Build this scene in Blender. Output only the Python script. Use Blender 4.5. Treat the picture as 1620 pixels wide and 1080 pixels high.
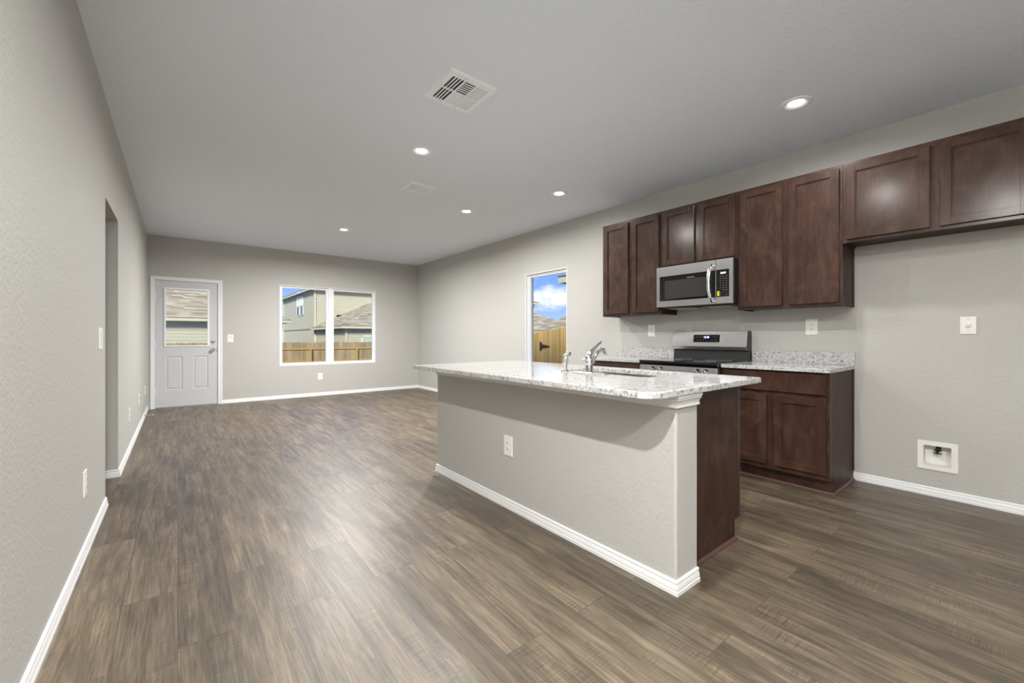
import bpy, bmesh, math, random
from mathutils import Vector, Matrix
random.seed(7)
for o in list(bpy.data.objects): bpy.data.objects.remove(o)
SC = bpy.context.scene
COL = SC.collection
PI = math.pi

# ------------------------------------------------------------------ camera
XL, XR, D, H = -0.383, 4.20, 8.64, 2.743          # room: left wall, right wall, back wall, ceiling
REAR = -2.3
F_PX, HY, PSI, CZ = 659.5, 533.4, 0.6747, 1.13
cam = bpy.data.cameras.new('camera')
camo = bpy.data.objects.new('camera', cam); COL.objects.link(camo)
cam.sensor_fit = 'HORIZONTAL'; cam.sensor_width = 36.0
cam.lens = 36.0 * F_PX / 1620.0
cam.shift_y = -(540.0 - HY) / 1620.0
cam.clip_start = 0.05; cam.clip_end = 300
camo.location = (0, 0, CZ)
camo.rotation_euler = (PI / 2, 0, -PSI)
SC.camera = camo

# ------------------------------------------------------------------ view + light
SC.view_settings.view_transform = 'Standard'
SC.view_settings.look = 'None'
SC.view_settings.gamma = 1.0
SC.view_settings.use_curve_mapping = False
SC.view_settings.exposure = 0.24
LAMP_W = 37.0
LAMP_K = (0.85, 0.26, 0.32, 0.95, 3.5, 0.56)      # order of the ceiling lights below
SKY_STRENGTH = 1.0
SUN_STRENGTH = 4.8

world = bpy.data.worlds.new('sky'); SC.world = world
world.use_nodes = True
def build_world():
    nt = world.node_tree; N = nt.nodes; L = nt.links
    for n in list(N): N.remove(n)
    out = N.new('ShaderNodeOutputWorld'); bg = N.new('ShaderNodeBackground')
    tc = N.new('ShaderNodeTexCoord'); sep = N.new('ShaderNodeSeparateXYZ')
    L.new(tc.outputs['Generated'], sep.inputs[0])
    ramp = N.new('ShaderNodeValToRGB')
    L.new(sep.outputs['Z'], ramp.inputs['Fac'])
    e = ramp.color_ramp.elements
    e[0].position = 0.0; e[0].color = (0.46, 0.62, 1.0, 1)
    e[1].position = 0.16; e[1].color = (0.19, 0.38, 1.0, 1)
    e2 = ramp.color_ramp.elements.new(0.9); e2.color = (0.12, 0.24, 0.66, 1)
    # clouds: stretched noise on the sky dome
    mp = N.new('ShaderNodeMapping'); L.new(tc.outputs['Generated'], mp.inputs[0])
    mp.inputs['Scale'].default_value = (4.2, 4.2, 13.0)
    mp.inputs['Location'].default_value = (0.35, 0.2, 0.1)
    nz = N.new('ShaderNodeTexNoise'); nz.inputs['Scale'].default_value = 1.0
    nz.inputs['Detail'].default_value = 6.0; nz.inputs['Roughness'].default_value = 0.55
    L.new(mp.outputs[0], nz.inputs['Vector'])
    # one cumulus bank low over the side yard
    def vm(op, a, b=None):
        n = N.new('ShaderNodeVectorMath'); n.operation = op
        for i, s in enumerate((a, b)):
            if s is None: continue
            if isinstance(s, tuple): n.inputs[i].default_value = s
            else: L.new(s, n.inputs[i])
        return n
    d = Vector((0.705, 0.713, 0.094)).normalized()
    sub = vm('SUBTRACT', tc.outputs['Generated'], tuple(d))
    wob = vm('MULTIPLY', sub.outputs[0], (1.0, 1.0, 2.1))
    ln = vm('LENGTH', wob.outputs[0])
    m1 = N.new('ShaderNodeMath'); m1.operation = 'MULTIPLY_ADD'
    L.new(ln.outputs['Value'], m1.inputs[0]); m1.inputs[1].default_value = -9.0; m1.inputs[2].default_value = 0.78
    m1b = N.new('ShaderNodeMath'); m1b.operation = 'MAXIMUM'; L.new(m1.outputs[0], m1b.inputs[0]); m1b.inputs[1].default_value = 0.0
    nz2 = N.new('ShaderNodeTexNoise'); nz2.inputs['Scale'].default_value = 22.0
    nz2.inputs['Detail'].default_value = 5.0; nz2.inputs['Roughness'].default_value = 0.55
    mp2 = N.new('ShaderNodeMapping'); L.new(tc.outputs['Generated'], mp2.inputs[0]); mp2.inputs['Scale'].default_value = (1, 1, 1.8)
    L.new(mp2.outputs[0], nz2.inputs['Vector'])
    m2 = N.new('ShaderNodeMath'); m2.operation = 'MULTIPLY_ADD'
    L.new(nz2.outputs['Fac'], m2.inputs[0]); m2.inputs[1].default_value = 1.1; m2.inputs[2].default_value = -0.62
    m3 = N.new('ShaderNodeMath'); m3.operation = 'ADD'; L.new(m1b.outputs[0], m3.inputs[0]); L.new(m2.outputs[0], m3.inputs[1])
    r2 = N.new('ShaderNodeValToRGB'); L.new(m3.outputs[0], r2.inputs['Fac'])
    r2.color_ramp.elements[0].position = 0.12; r2.color_ramp.elements[1].position = 0.45
    r1 = N.new('ShaderNodeValToRGB'); L.new(nz.outputs['Fac'], r1.inputs['Fac'])
    r1.color_ramp.elements[0].position = 0.60; r1.color_ramp.elements[1].position = 0.80
    mx0 = N.new('ShaderNodeMath'); mx0.operation = 'MAXIMUM'
    L.new(r1.outputs['Color'], mx0.inputs[0]); L.new(r2.outputs['Color'], mx0.inputs[1])
    mix = N.new('ShaderNodeMix'); mix.data_type = 'RGBA'
    L.new(mx0.outputs[0], mix.inputs['Factor']); L.new(ramp.outputs['Color'], mix.inputs['A'])
    mix.inputs['B'].default_value = (0.93, 0.95, 1.0, 1)
    L.new(mix.outputs['Result'], bg.inputs['Color'])
    bg.inputs['Strength'].default_value = SKY_STRENGTH
    L.new(bg.outputs[0], out.inputs[0])
build_world()
sun = bpy.data.lights.new('sun', 'SUN'); sun.energy = SUN_STRENGTH; sun.angle = math.radians(14.0); sun.color = (1.0, 0.92, 0.76)
suno = bpy.data.objects.new('sun', sun); COL.objects.link(suno)
suno.location = (0, 0, 30)
suno.rotation_euler = Vector((0.52, 0.62, -0.60)).to_track_quat('-Z', 'Y').to_euler()

# ------------------------------------------------------------------ material helpers
MATS = {}
def mat(name):
    m = bpy.data.materials.new(name); m.use_nodes = True
    nt = m.node_tree
    b = nt.nodes.get('Principled BSDF')
    MATS[name] = m
    return m, nt, nt.nodes, nt.links, b
def simple(name, col, rough=0.5, metal=0.0, spec=0.5, coat=0.0):
    m, nt, N, L, b = mat(name)
    b.inputs['Base Color'].default_value = (*col, 1); b.inputs['Roughness'].default_value = rough
    b.inputs['Metallic'].default_value = metal; b.inputs['Specular IOR Level'].default_value = spec
    b.inputs['Coat Weight'].default_value = coat
    return m
def tex_coord(N, L, scale=(1, 1, 1), kind='Object', rot=(0, 0, 0), loc=(0, 0, 0)):
    tc = N.new('ShaderNodeTexCoord'); mp = N.new('ShaderNodeMapping')
    L.new(tc.outputs[kind], mp.inputs[0])
    mp.inputs['Scale'].default_value = scale; mp.inputs['Rotation'].default_value = rot; mp.inputs['Location'].default_value = loc
    return mp.outputs[0]
def noise(N, L, vec, scale, detail=4.0, rough=0.5, dist=0.0):
    n = N.new('ShaderNodeTexNoise'); L.new(vec, n.inputs['Vector'])
    n.inputs['Scale'].default_value = scale; n.inputs['Detail'].default_value = detail
    n.inputs['Roughness'].default_value = rough; n.inputs['Distortion'].default_value = dist
    return n.outputs['Fac']
def ramp(N, L, fac, stops):
    r = N.new('ShaderNodeValToRGB'); L.new(fac, r.inputs['Fac'])
    el = r.color_ramp.elements
    while len(el) > 1: el.remove(el[-1])
    el[0].position = stops[0][0]; el[0].color = (*stops[0][1], 1)
    for p, c in stops[1:]:
        e = el.new(p); e.color = (*c, 1)
    return r.outputs['Color']
def mixc(N, L, fac, a, b, blend='MIX'):
    m = N.new('ShaderNodeMix'); m.data_type = 'RGBA'; m.blend_type = blend
    for s, k in ((fac, 'Factor'), (a, 'A'), (b, 'B')):
        if isinstance(s, (int, float)): m.inputs[k].default_value = s
        elif isinstance(s, tuple): m.inputs[k].default_value = (*s, 1)
        else: L.new(s, m.inputs[k])
    return m.outputs['Result']
def math_n(N, L, op, a, b=0.0, c=0.0):
    n = N.new('ShaderNodeMath'); n.operation = op
    for i, s in enumerate((a, b, c)):
        if isinstance(s, (int, float)): n.inputs[i].default_value = s
        else: L.new(s, n.inputs[i])
    return n.outputs[0]
def bump(N, L, b, height, strength=0.3, dist=0.002):
    n = N.new('ShaderNodeBump'); n.inputs['Strength'].default_value = strength; n.inputs['Distance'].default_value = dist
    L.new(height, n.inputs['Height']); L.new(n.outputs[0], b.inputs['Normal'])
    return n

def cabinet_material(name, coat_w, coat_r):
    m, nt, N, L, b = mat(name)
    tc = N.new('ShaderNodeTexCoord'); oi = N.new('ShaderNodeObjectInfo')
    add = N.new('ShaderNodeVectorMath'); add.operation = 'MULTIPLY_ADD'
    L.new(oi.outputs['Random'], add.inputs[0]); add.inputs[1].default_value = (13, 7, 9); L.new(tc.outputs['Object'], add.inputs[2])
    mp = N.new('ShaderNodeMapping'); L.new(add.outputs[0], mp.inputs[0]); mp.inputs['Scale'].default_value = (1, 1, 0.55)
    blot = noise(N, L, mp.outputs[0], 9.0, 5.0, 0.6, 0.8)
    c1 = ramp(N, L, blot, [(0.30, (0.036, 0.016, 0.010)), (0.50, (0.056, 0.027, 0.018)), (0.70, (0.084, 0.044, 0.031))])
    mp2 = N.new('ShaderNodeMapping'); L.new(add.outputs[0], mp2.inputs[0]); mp2.inputs['Scale'].default_value = (90, 90, 5)
    gr = noise(N, L, mp2.outputs[0], 1.0, 4.0, 0.6)
    g = ramp(N, L, gr, [(0.35, (0.80, 0.80, 0.80)), (0.65, (1.06, 1.06, 1.06))])
    L.new(mixc(N, L, 1.0, c1, g, 'MULTIPLY'), b.inputs['Base Color'])
    b.inputs['Roughness'].default_value = 0.50; b.inputs['Specular IOR Level'].default_value = 0.12
    b.inputs['Coat Weight'].default_value = coat_w; b.inputs['Coat Roughness'].default_value = coat_r
    bump(N, L, b, blot, 0.12, 0.003)

def build_materials():
    # orange-peel painted drywall
    m, nt, N, L, b = mat('wall_paint')
    v = tex_coord(N, L)
    b.inputs['Base Color'].default_value = (0.490, 0.483, 0.460, 1); b.inputs['Roughness'].default_value = 0.62
    b.inputs['Specular IOR Level'].default_value = 0.35
    h = noise(N, L, v, 62.0, 4.0, 0.6); r = ramp(N, L, h, [(0.35, (0, 0, 0)), (0.62, (1, 1, 1))])
    bump(N, L, b, r, 0.42, 0.0018)
    m, nt, N, L, b = mat('ceiling_paint')
    v = tex_coord(N, L)
    b.inputs['Base Color'].default_value = (0.82, 0.865, 0.935, 1); b.inputs['Roughness'].default_value = 0.7
    b.inputs['Specular IOR Level'].default_value = 0.3
    h = noise(N, L, v, 34.0, 5.0, 0.6, 0.6); r = ramp(N, L, h, [(0.40, (0, 0, 0)), (0.62, (1, 1, 1))])
    bump(N, L, b, r, 0.5, 0.0025)
    simple('trim_white', (0.80, 0.80, 0.81), 0.38)
    simple('door_white', (0.57, 0.58, 0.60), 0.42)
    simple('vinyl_white', (0.84, 0.85, 0.87), 0.35)
    simple('plastic_white', (0.84, 0.83, 0.80), 0.35)
    simple('plastic_slot', (0.06, 0.055, 0.05), 0.6)
    simple('vent_white', (0.91, 0.93, 0.96), 0.4)
    simple('vent_shade', (0.05, 0.05, 0.052), 0.8)
    simple('black_plastic', (0.012, 0.012, 0.012), 0.35)
    simple('black_matte', (0.010, 0.009, 0.009), 0.6)
    simple('black_glass', (0.006, 0.006, 0.007), 0.06, coat=0.3)
    simple('door_glass_grey', (0.045, 0.044, 0.04), 0.16)
    simple('oven_back_black', (0.028, 0.028, 0.03), 0.3)
    simple('chrome', (0.80, 0.80, 0.81), 0.09, 1.0)
    simple('nickel', (0.55, 0.54, 0.52), 0.25, 1.0)
    simple('aluminium', (0.6, 0.6, 0.58), 0.4, 1.0)
    simple('sink_steel', (0.42, 0.42, 0.42), 0.3, 1.0)
    simple('sticker_yellow', (0.85, 0.66, 0.0), 0.5)
    simple('print_grey', (0.42, 0.42, 0.40), 0.5)
    simple('brass', (0.55, 0.40, 0.16), 0.35, 1.0)
    simple('spring_metal', (0.62, 0.55, 0.46), 0.35, 0.7)
    simple('granite_joint', (0.3, 0.3, 0.3), 0.5)
    simple('wood_chip', (0.30, 0.21, 0.13), 0.7)
    simple('iron_black', (0.008, 0.008, 0.008), 0.5)
    simple('house_trim', (0.62, 0.59, 0.44), 0.7)
    simple('house_soffit', (0.35, 0.32, 0.22), 0.8)
    simple('house_window_white', (0.82, 0.85, 0.82), 0.5)
    simple('house_pane_dark', (0.06, 0.065, 0.06), 0.15)
    simple('house_pane_blind', (0.50, 0.58, 0.48), 0.5)
    simple('shoe_wood', (0.085, 0.040, 0.029), 0.4)
    # brushed stainless: fine horizontal brushing spreads reflections vertically
    for nm, colr in (('stainless', (0.62, 0.62, 0.625)),):
        m, nt, N, L, b = mat(nm)
        b.inputs['Base Color'].default_value = (*colr, 1); b.inputs['Metallic'].default_value = 1.0
        b.inputs['Roughness'].default_value = 0.27
        b.inputs['Anisotropic'].default_value = 0.75
        tg = N.new('ShaderNodeTangent'); tg.direction_type = 'RADIAL'; tg.axis = 'Z'
        L.new(tg.outputs[0], b.inputs['Tangent'])
        v = tex_coord(N, L, (3, 3, 900)); h = noise(N, L, v, 1.0, 2.0)
        bump(N, L, b, h, 0.08, 0.0004)
    # cabinet wood: satin lacquered fronts, plainer veneer on the box sides
    for wood, ct_w, ct_r in (('cabinet_wood', 0.50, 0.20), ('cabinet_veneer', 0.12, 0.30)): cabinet_material(wood, ct_w, ct_r)
    # granite
    m, nt, N, L, b = mat('granite')
    v = tex_coord(N, L)
    n1 = noise(N, L, v, 55.0, 6.0, 0.68, 0.5)
    base = ramp(N, L, n1, [(0.32, (0.16, 0.16, 0.165)), (0.43, (0.40, 0.40, 0.40)), (0.54, (0.61, 0.61, 0.605)), (0.8, (0.55, 0.545, 0.535))])
    n2 = noise(N, L, v, 95.0, 3.0, 0.62, 0.8)
    n3 = noise(N, L, v, 20.0, 3.0, 0.5)
    s = math_n(N, L, 'ADD', n2, math_n(N, L, 'MULTIPLY', n3, 0.35))
    dk = ramp(N, L, s, [(0.535, (1, 1, 1)), (0.575, (0, 0, 0))])
    dkf = math_n(N, L, 'MULTIPLY', dk, 1.0)
    c = mixc(N, L, math_n(N, L, 'MULTIPLY', dkf, 0.85), base, (0.075, 0.075, 0.08))
    n4 = noise(N, L, v, 90.0, 2.0, 0.5); wh = ramp(N, L, n4, [(0.60, (0, 0, 0)), (0.68, (1, 1, 1))])
    c = mixc(N, L, math_n(N, L, 'MULTIPLY', wh, 0.5), c, (0.72, 0.72, 0.71))
    L.new(c, b.inputs['Base Color']); b.inputs['Roughness'].default_value = 0.07; b.inputs['Specular IOR Level'].default_value = 0.6
    # vinyl plank floor, boards along world Y
    m, nt, N, L, b = mat('plank_floor')
    tc = N.new('ShaderNodeTexCoord'); sp = N.new('ShaderNodeSeparateXYZ'); L.new(tc.outputs['Object'], sp.inputs[0])
    cb = N.new('ShaderNodeCombineXYZ'); L.new(math_n(N, L, 'ADD', sp.outputs['Y'], 0.05), cb.inputs['X'])
    L.new(math_n(N, L, 'ADD', sp.outputs['X'], 0.003), cb.inputs['Y'])
    br = N.new('ShaderNodeTexBrick'); L.new(cb.outputs[0], br.inputs['Vector'])
    br.offset = 0.37; br.offset_frequency = 2; br.squash = 1.0
    for k, val in (('Scale', 1.0), ('Mortar Size', 0.0018), ('Mortar Smooth', 0.1), ('Bias', 0.0), ('Brick Width', 1.22), ('Row Height', 0.183)):
        br.inputs[k].default_value = val
    br.inputs['Color1'].default_value = (0, 0, 0, 1); br.inputs['Color2'].default_value = (1, 1, 1, 1); br.inputs['Mortar'].default_value = (0.5, 0.5, 0.5, 1)
    rnd = br.outputs['Color']
    off = N.new('ShaderNodeVectorMath'); off.operation = 'MULTIPLY_ADD'
    L.new(rnd, off.inputs[0]); off.inputs[1].default_value = (17.0, 31.0, 5.0); L.new(tc.outputs['Object'], off.inputs[2])
    def mapped(sc):
        q = N.new('ShaderNodeMapping'); L.new(off.outputs[0], q.inputs[0]); q.inputs['Scale'].default_value = sc
        return q.outputs[0]
    grain = noise(N, L, mapped((26, 1.5, 1)), 1.0, 6.0, 0.6, 0.7)
    broad = noise(N, L, mapped((6.5, 1.5, 1)), 1.0, 5.0, 0.6, 0.9)
    saw = noise(N, L, mapped((7, 240, 1)), 1.0, 3.0, 0.6, 0.5)
    sawmask = noise(N, L, mapped((9, 2.4, 1)), 1.0, 3.0, 0.55)
    fine = noise(N, L, mapped((150, 7, 1)), 1.0, 3.0, 0.6)
    c = ramp(N, L, grain, [(0.28, (0.058, 0.043, 0.026)), (0.45, (0.106, 0.082, 0.053)), (0.57, (0.142, 0.112, 0.075)), (0.74, (0.194, 0.157, 0.109))])
    bf = ramp(N, L, broad, [(0.32, (0.62, 0.61, 0.60)), (0.62, (1.18, 1.17, 1.16))])
    c = mixc(N, L, 1.0, c, bf, 'MULTIPLY')
    sf = ramp(N, L, saw, [(0.40, (0.55, 0.54, 0.53)), (0.58, (1.24, 1.24, 1.24))])
    sm = ramp(N, L, sawmask, [(0.50, (0, 0, 0)), (0.64, (1, 1, 1))])
    c = mixc(N, L, math_n(N, L, 'MULTIPLY', sm, 0.75), c, mixc(N, L, 1.0, c, sf, 'MULTIPLY'))
    ff = ramp(N, L, fine, [(0.38, (0.72, 0.71, 0.70)), (0.60, (1.12, 1.12, 1.12))])
    c = mixc(N, L, 1.0, c, ff, 'MULTIPLY')
    tn = ramp(N, L, rnd, [(0.0, (0.84, 0.84, 0.84)), (1.0, (1.14, 1.13, 1.12))])
    c = mixc(N, L, 1.0, c, tn, 'MULTIPLY')
    c = mixc(N, L, math_n(N, L, 'MULTIPLY', br.outputs['Fac'], 0.6), c, (0.035, 0.027, 0.02))
    L.new(c, b.inputs['Base Color'])
    b.inputs['Roughness'].default_value = 0.44; b.inputs['Specular IOR Level'].default_value = 0.8
    hh = math_n(N, L, 'ADD', math_n(N, L, 'MULTIPLY', grain, 0.7), math_n(N, L, 'MULTIPLY', math_n(N, L, 'MULTIPLY', saw, sm), 0.5))
    hh = math_n(N, L, 'SUBTRACT', hh, math_n(N, L, 'MULTIPLY', br.outputs['Fac'], 0.8))
    bump(N, L, b, hh, 0.35, 0.0012)
    # lamp lens and displays
    for nm, colr, st in (('lens_glow', (1.0, 0.98, 0.95), 14.0), ('digits_blue', (0.55, 0.62, 1.0), 3.0), ('digits_white', (1.0, 1.0, 1.0), 2.5)):
        m, nt, N, L, b = mat(nm)
        b.inputs['Base Color'].default_value = (*colr, 1)
        b.inputs['Emission Color'].default_value = (*colr, 1); b.inputs['Emission Strength'].default_value = st
    # window glass: thin clear sheet with a surface reflection
    m, nt, N, L, b = mat('window_glass')
    out = [n for n in N if n.type == 'OUTPUT_MATERIAL'][0]; N.remove(b)
    tr = N.new('ShaderNodeBsdfTransparent'); gl = N.new('ShaderNodeBsdfGlossy'); gl.inputs['Roughness'].default_value = 0.01
    tr.inputs['Color'].default_value = (0.97, 0.99, 0.96, 1)
    fr = N.new('ShaderNodeFresnel'); fr.inputs['IOR'].default_value = 1.45
    geo = N.new('ShaderNodeNewGeometry')
    fac = math_n(N, L, 'MULTIPLY', fr.outputs[0], math_n(N, L, 'SUBTRACT', 1.0, geo.outputs['Backfacing']))
    ms = N.new('ShaderNodeMixShader'); L.new(fac, ms.inputs[0]); L.new(tr.outputs[0], ms.inputs[1]); L.new(gl.outputs[0], ms.inputs[2])
    L.new(ms.outputs[0], out.inputs['Surface'])
    # lap siding paint
    m, nt, N, L, b = mat('siding')
    v = tex_coord(N, L, (0.6, 0.6, 14)); n = noise(N, L, v, 2.0, 3.0)
    L.new(ramp(N, L, n, [(0.3, (0.50, 0.475, 0.365)), (0.7, (0.57, 0.545, 0.43))]), b.inputs['Base Color']); b.inputs['Roughness'].default_value = 0.75
    # roof shingles
    m, nt, N, L, b = mat('shingles')
    tc = N.new('ShaderNodeTexCoord'); sp = N.new('ShaderNodeSeparateXYZ'); L.new(tc.outputs['Object'], sp.inputs[0])
    cb = N.new('ShaderNodeCombineXYZ'); L.new(math_n(N, L, 'ADD', sp.outputs['X'], sp.outputs['Y']), cb.inputs['X']); L.new(sp.outputs['Z'], cb.inputs['Y'])
    br = N.new('ShaderNodeTexBrick'); L.new(cb.outputs[0], br.inputs['Vector'])
    for k, val in (('Scale', 1.0), ('Mortar Size', 0.006), ('Mortar Smooth', 0.3), ('Brick Width', 0.55), ('Row Height', 0.095), ('Bias', 0.0)):
        br.inputs[k].default_value = val
    br.inputs['Color1'].default_value = (0.25, 0.20, 0.14, 1); br.inputs['Color2'].default_value = (0.52, 0.46, 0.33, 1); br.inputs['Mortar'].default_value = (0.19, 0.155, 0.11, 1)
    L.new(br.outputs['Color'], b.inputs['Base Color']); b.inputs['Roughness'].default_value = 0.9
    # weathered and new fence boards
    def fence_mat(nm, dark, mid, light, axis):
        m, nt, N, L, b = mat(nm)
        sc = (9, 60, 1.1) if axis == 'y' else (60, 9, 1.1)
        v = tex_coord(N, L, sc); g = noise(N, L, v, 1.0, 4.0, 0.6, 0.4)
        v2 = tex_coord(N, L, (3.3, 7.1, 0.25) if axis != 'y' else (3, 9.1, 0.25)); q = noise(N, L, v2, 1.3, 2.0, 0.5)
        c = ramp(N, L, g, [(0.30, dark), (0.50, mid), (0.72, light)])
        c = mixc(N, L, 1.0, c, ramp(N, L, q, [(0.35, (0.72, 0.72, 0.72)), (0.65, (1.15, 1.15, 1.15))]), 'MULTIPLY')
        L.new(c, b.inputs['Base Color']); b.inputs['Roughness'].default_value = 0.85
        return m
    fence_mat('fence_weathered', (0.22, 0.15, 0.085), (0.36, 0.27, 0.165), (0.48, 0.39, 0.26), 'x')
    fence_mat('fence_new', (0.40, 0.24, 0.075), (0.62, 0.41, 0.15), (0.76, 0.54, 0.24), 'y')
    simple('fence_rail', (0.46, 0.28, 0.09), 0.8)
    m, nt, N, L, b = mat('grass_ground')
    v = tex_coord(N, L); n = noise(N, L, v, 3.0, 5.0)
    L.new(ramp(N, L, n, [(0.3, (0.10, 0.13, 0.04)), (0.7, (0.22, 0.21, 0.10))]), b.inputs['Base Color']); b.inputs['Roughness'].default_value = 0.95
build_materials()
M = MATS

# ------------------------------------------------------------------ mesh helpers
class MB:
    def __init__(self): self.bm = bmesh.new()
    def _merge(self, t, xf=None, smooth=False):
        if xf is not None: bmesh.ops.transform(t, matrix=xf, verts=t.verts)
        mp = {}
        for v in t.verts: mp[v] = self.bm.verts.new(v.co)
        for f in t.faces:
            try:
                g = self.bm.faces.new([mp[v] for v in f.verts]); g.smooth = smooth or f.smooth
            except ValueError: pass
        t.free(); return self
    def box(self, x0, x1, y0, y1, z0, z1, bev=0.0, seg=2, xf=None):
        t = bmesh.new(); bmesh.ops.create_cube(t, size=1.0)
        for v in t.verts:
            v.co = Vector(((x0 + x1) / 2 + v.co.x * (x1 - x0), (y0 + y1) / 2 + v.co.y * (y1 - y0), (z0 + z1) / 2 + v.co.z * (z1 - z0)))
        if bev > 0: bmesh.ops.bevel(t, geom=t.edges[:], offset=bev, segments=seg, affect='EDGES', profile=0.5)
        return self._merge(t, xf)
    def prism(self, pts, axis, a, b, bev=0.0, seg=2):
        """closed 2-D outline pushed from a to b along axis; outline coords are the other two axes in xyz order"""
        t = bmesh.new()
        def P(p, w):
            if axis == 'x': return (w, p[0], p[1])
            if axis == 'y': return (p[0], w, p[1])
            return (p[0], p[1], w)
        A = [t.verts.new(P(p, a)) for p in pts]; B = [t.verts.new(P(p, b)) for p in pts]
        n = len(pts)
        for i in range(n): t.faces.new((A[i], A[(i + 1) % n], B[(i + 1) % n], B[i]))
        fa = t.faces.new(A[::-1]); fb = t.faces.new(B)
        bmesh.ops.recalc_face_normals(t, faces=t.faces)
        if bev > 0:
            es = [e for e in t.edges if (e in fa.edges[:] or e in fb.edges[:])]
            bmesh.ops.bevel(t, geom=es, offset=bev, segments=seg, affect='EDGES', profile=0.5)
        return self._merge(t)
    def ring(self, outer, inner, axis, a, b):
        """flat frame between two outlines with the same point count"""
        t = bmesh.new()
        def P(p, w):
            if axis == 'x': return (w, p[0], p[1])
            if axis == 'y': return (p[0], w, p[1])
            return (p[0], p[1], w)
        rows = [[t.verts.new(P(p, w)) for p in o] for o, w in ((outer, a), (outer, b), (inner, b), (inner, a))]
        n = len(outer)
        for r in range(4):
            R0, R1 = rows[r], rows[(r + 1) % 4]
            for i in range(n): t.faces.new((R0[i], R0[(i + 1) % n], R1[(i + 1) % n], R1[i]))
        bmesh.ops.recalc_face_normals(t, faces=t.faces)
        return self._merge(t)
    def cyl(self, p0, p1, r0, r1=None, seg=24, smooth=True, cap=True):
        r1 = r0 if r1 is None else r1
        return self.tube([p0, p1], [r0, r1], seg, smooth, cap)
    def tube(self, pts, radii, seg=16, smooth=True, cap=True, flat=1.0):
        pts = [Vector(p) for p in pts]
        if isinstance(radii, (int, float)): radii = [radii] * len(pts)
        t = bmesh.new(); rows = []
        up = Vector((0, 0, 1)); d0 = (pts[1] - pts[0]).normalized()
        if abs(d0.dot(up)) > 0.95: up = Vector((1, 0, 0))
        a = d0.cross(up).normalized()
        for i, p in enumerate(pts):
            d = ((pts[min(i + 1, len(pts) - 1)] - pts[i]).normalized() + (pts[i] - pts[max(i - 1, 0)]).normalized())
            d = d.normalized() if d.length > 1e-6 else d0
            a = (a - d * a.dot(d)).normalized(); c = d.cross(a)
            rows.append([t.verts.new(p + (a * math.cos(2 * PI * k / seg) + c * math.sin(2 * PI * k / seg) * flat) * radii[i]) for k in range(seg)])
        for i in range(len(rows) - 1):
            for k in range(seg):
                f = t.faces.new((rows[i][k], rows[i][(k + 1) % seg], rows[i + 1][(k + 1) % seg], rows[i + 1][k])); f.smooth = smooth
        if cap:
            t.faces.new(rows[0][::-1]); t.faces.new(rows[-1])
        bmesh.ops.recalc_face_normals(t, faces=t.faces)
        return self._merge(t)
    def lathe(self, prof, origin, axis=(0, 0, 1), seg=32, smooth=True):
        """profile of (radius, height along axis); closed at the ends when the radius is zero"""
        t = bmesh.new(); ax = Vector(axis).normalized(); o = Vector(origin)
        ref = Vector((1, 0, 0)) if abs(ax.x) < 0.9 else Vector((0, 1, 0))
        a = ax.cross(ref).normalized(); c = ax.cross(a)
        rows = []
        for r, h in prof:
            if r < 1e-6: rows.append([t.verts.new(o + ax * h)])
            else: rows.append([t.verts.new(o + ax * h + (a * math.cos(2 * PI * k / seg) + c * math.sin(2 * PI * k / seg)) * r) for k in range(seg)])
        for i in range(len(rows) - 1):
            A, B = rows[i], rows[i + 1]
            for k in range(seg):
                k2 = (k + 1) % seg
                if len(A) == 1 and len(B) == 1: continue
                if len(A) == 1: vs = (A[0], B[k2], B[k])
                elif len(B) == 1: vs = (A[k], A[k2], B[0])
                else: vs = (A[k], A[k2], B[k2], B[k])
                f = t.faces.new(vs); f.smooth = smooth
        bmesh.ops.recalc_face_normals(t, faces=t.faces)
        return self._merge(t)
    def quad(self, *ps):
        vs = [self.bm.verts.new(p) for p in ps]; self.bm.faces.new(vs); return self
    def sweep(self, path, prof):
        """profile (out, z) swept along an XY path with mitred corners; 'out' is to the right of travel"""
        path = [Vector((p[0], p[1])) for p in path]; n = len(path); t = bmesh.new(); rows = []
        def rt(d): return Vector((d.y, -d.x))
        for i, p in enumerate(path):
            if i == 0: m = rt((path[1] - p).normalized())
            elif i == n - 1: m = rt((p - path[i - 1]).normalized())
            else:
                n0 = rt((p - path[i - 1]).normalized()); n1 = rt((path[i + 1] - p).normalized())
                m = (n0 + n1); m = m / max(1e-6, (1 + n0.dot(n1)))
            rows.append([t.verts.new((p.x + m.x * o, p.y + m.y * o, z)) for o, z in prof])
        k = len(prof)
        for i in range(n - 1):
            for j in range(k):
                t.faces.new((rows[i][j], rows[i + 1][j], rows[i + 1][(j + 1) % k], rows[i][(j + 1) % k]))
        t.faces.new(rows[0]); t.faces.new(rows[-1][::-1])
        bmesh.ops.recalc_face_normals(t, faces=t.faces)
        return self._merge(t)
    def text(self, body, size, centre, right, up, normal, depth=0.0006):
        cu = bpy.data.curves.new('t', 'FONT'); cu.body = body; cu.size = size; cu.extrude = depth
        cu.align_x = 'CENTER'; cu.align_y = 'CENTER'
        ob = bpy.data.objects.new('t', cu); COL.objects.link(ob)
        bpy.context.view_layer.update()
        me = bpy.data.meshes.new_from_object(ob.evaluated_get(bpy.context.evaluated_depsgraph_get()))
        t = bmesh.new(); t.from_mesh(me)
        R = Matrix((Vector(right), Vector(up), Vector(normal))).transposed().to_4x4(); R.translation = Vector(centre)
        bmesh.ops.transform(t, matrix=R, verts=t.verts)
        bpy.data.objects.remove(ob); bpy.data.curves.remove(cu); bpy.data.meshes.remove(me)
        return self._merge(t)
    def shift(self, v):
        bmesh.ops.translate(self.bm, vec=Vector(v), verts=self.bm.verts[:]); return self

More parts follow.
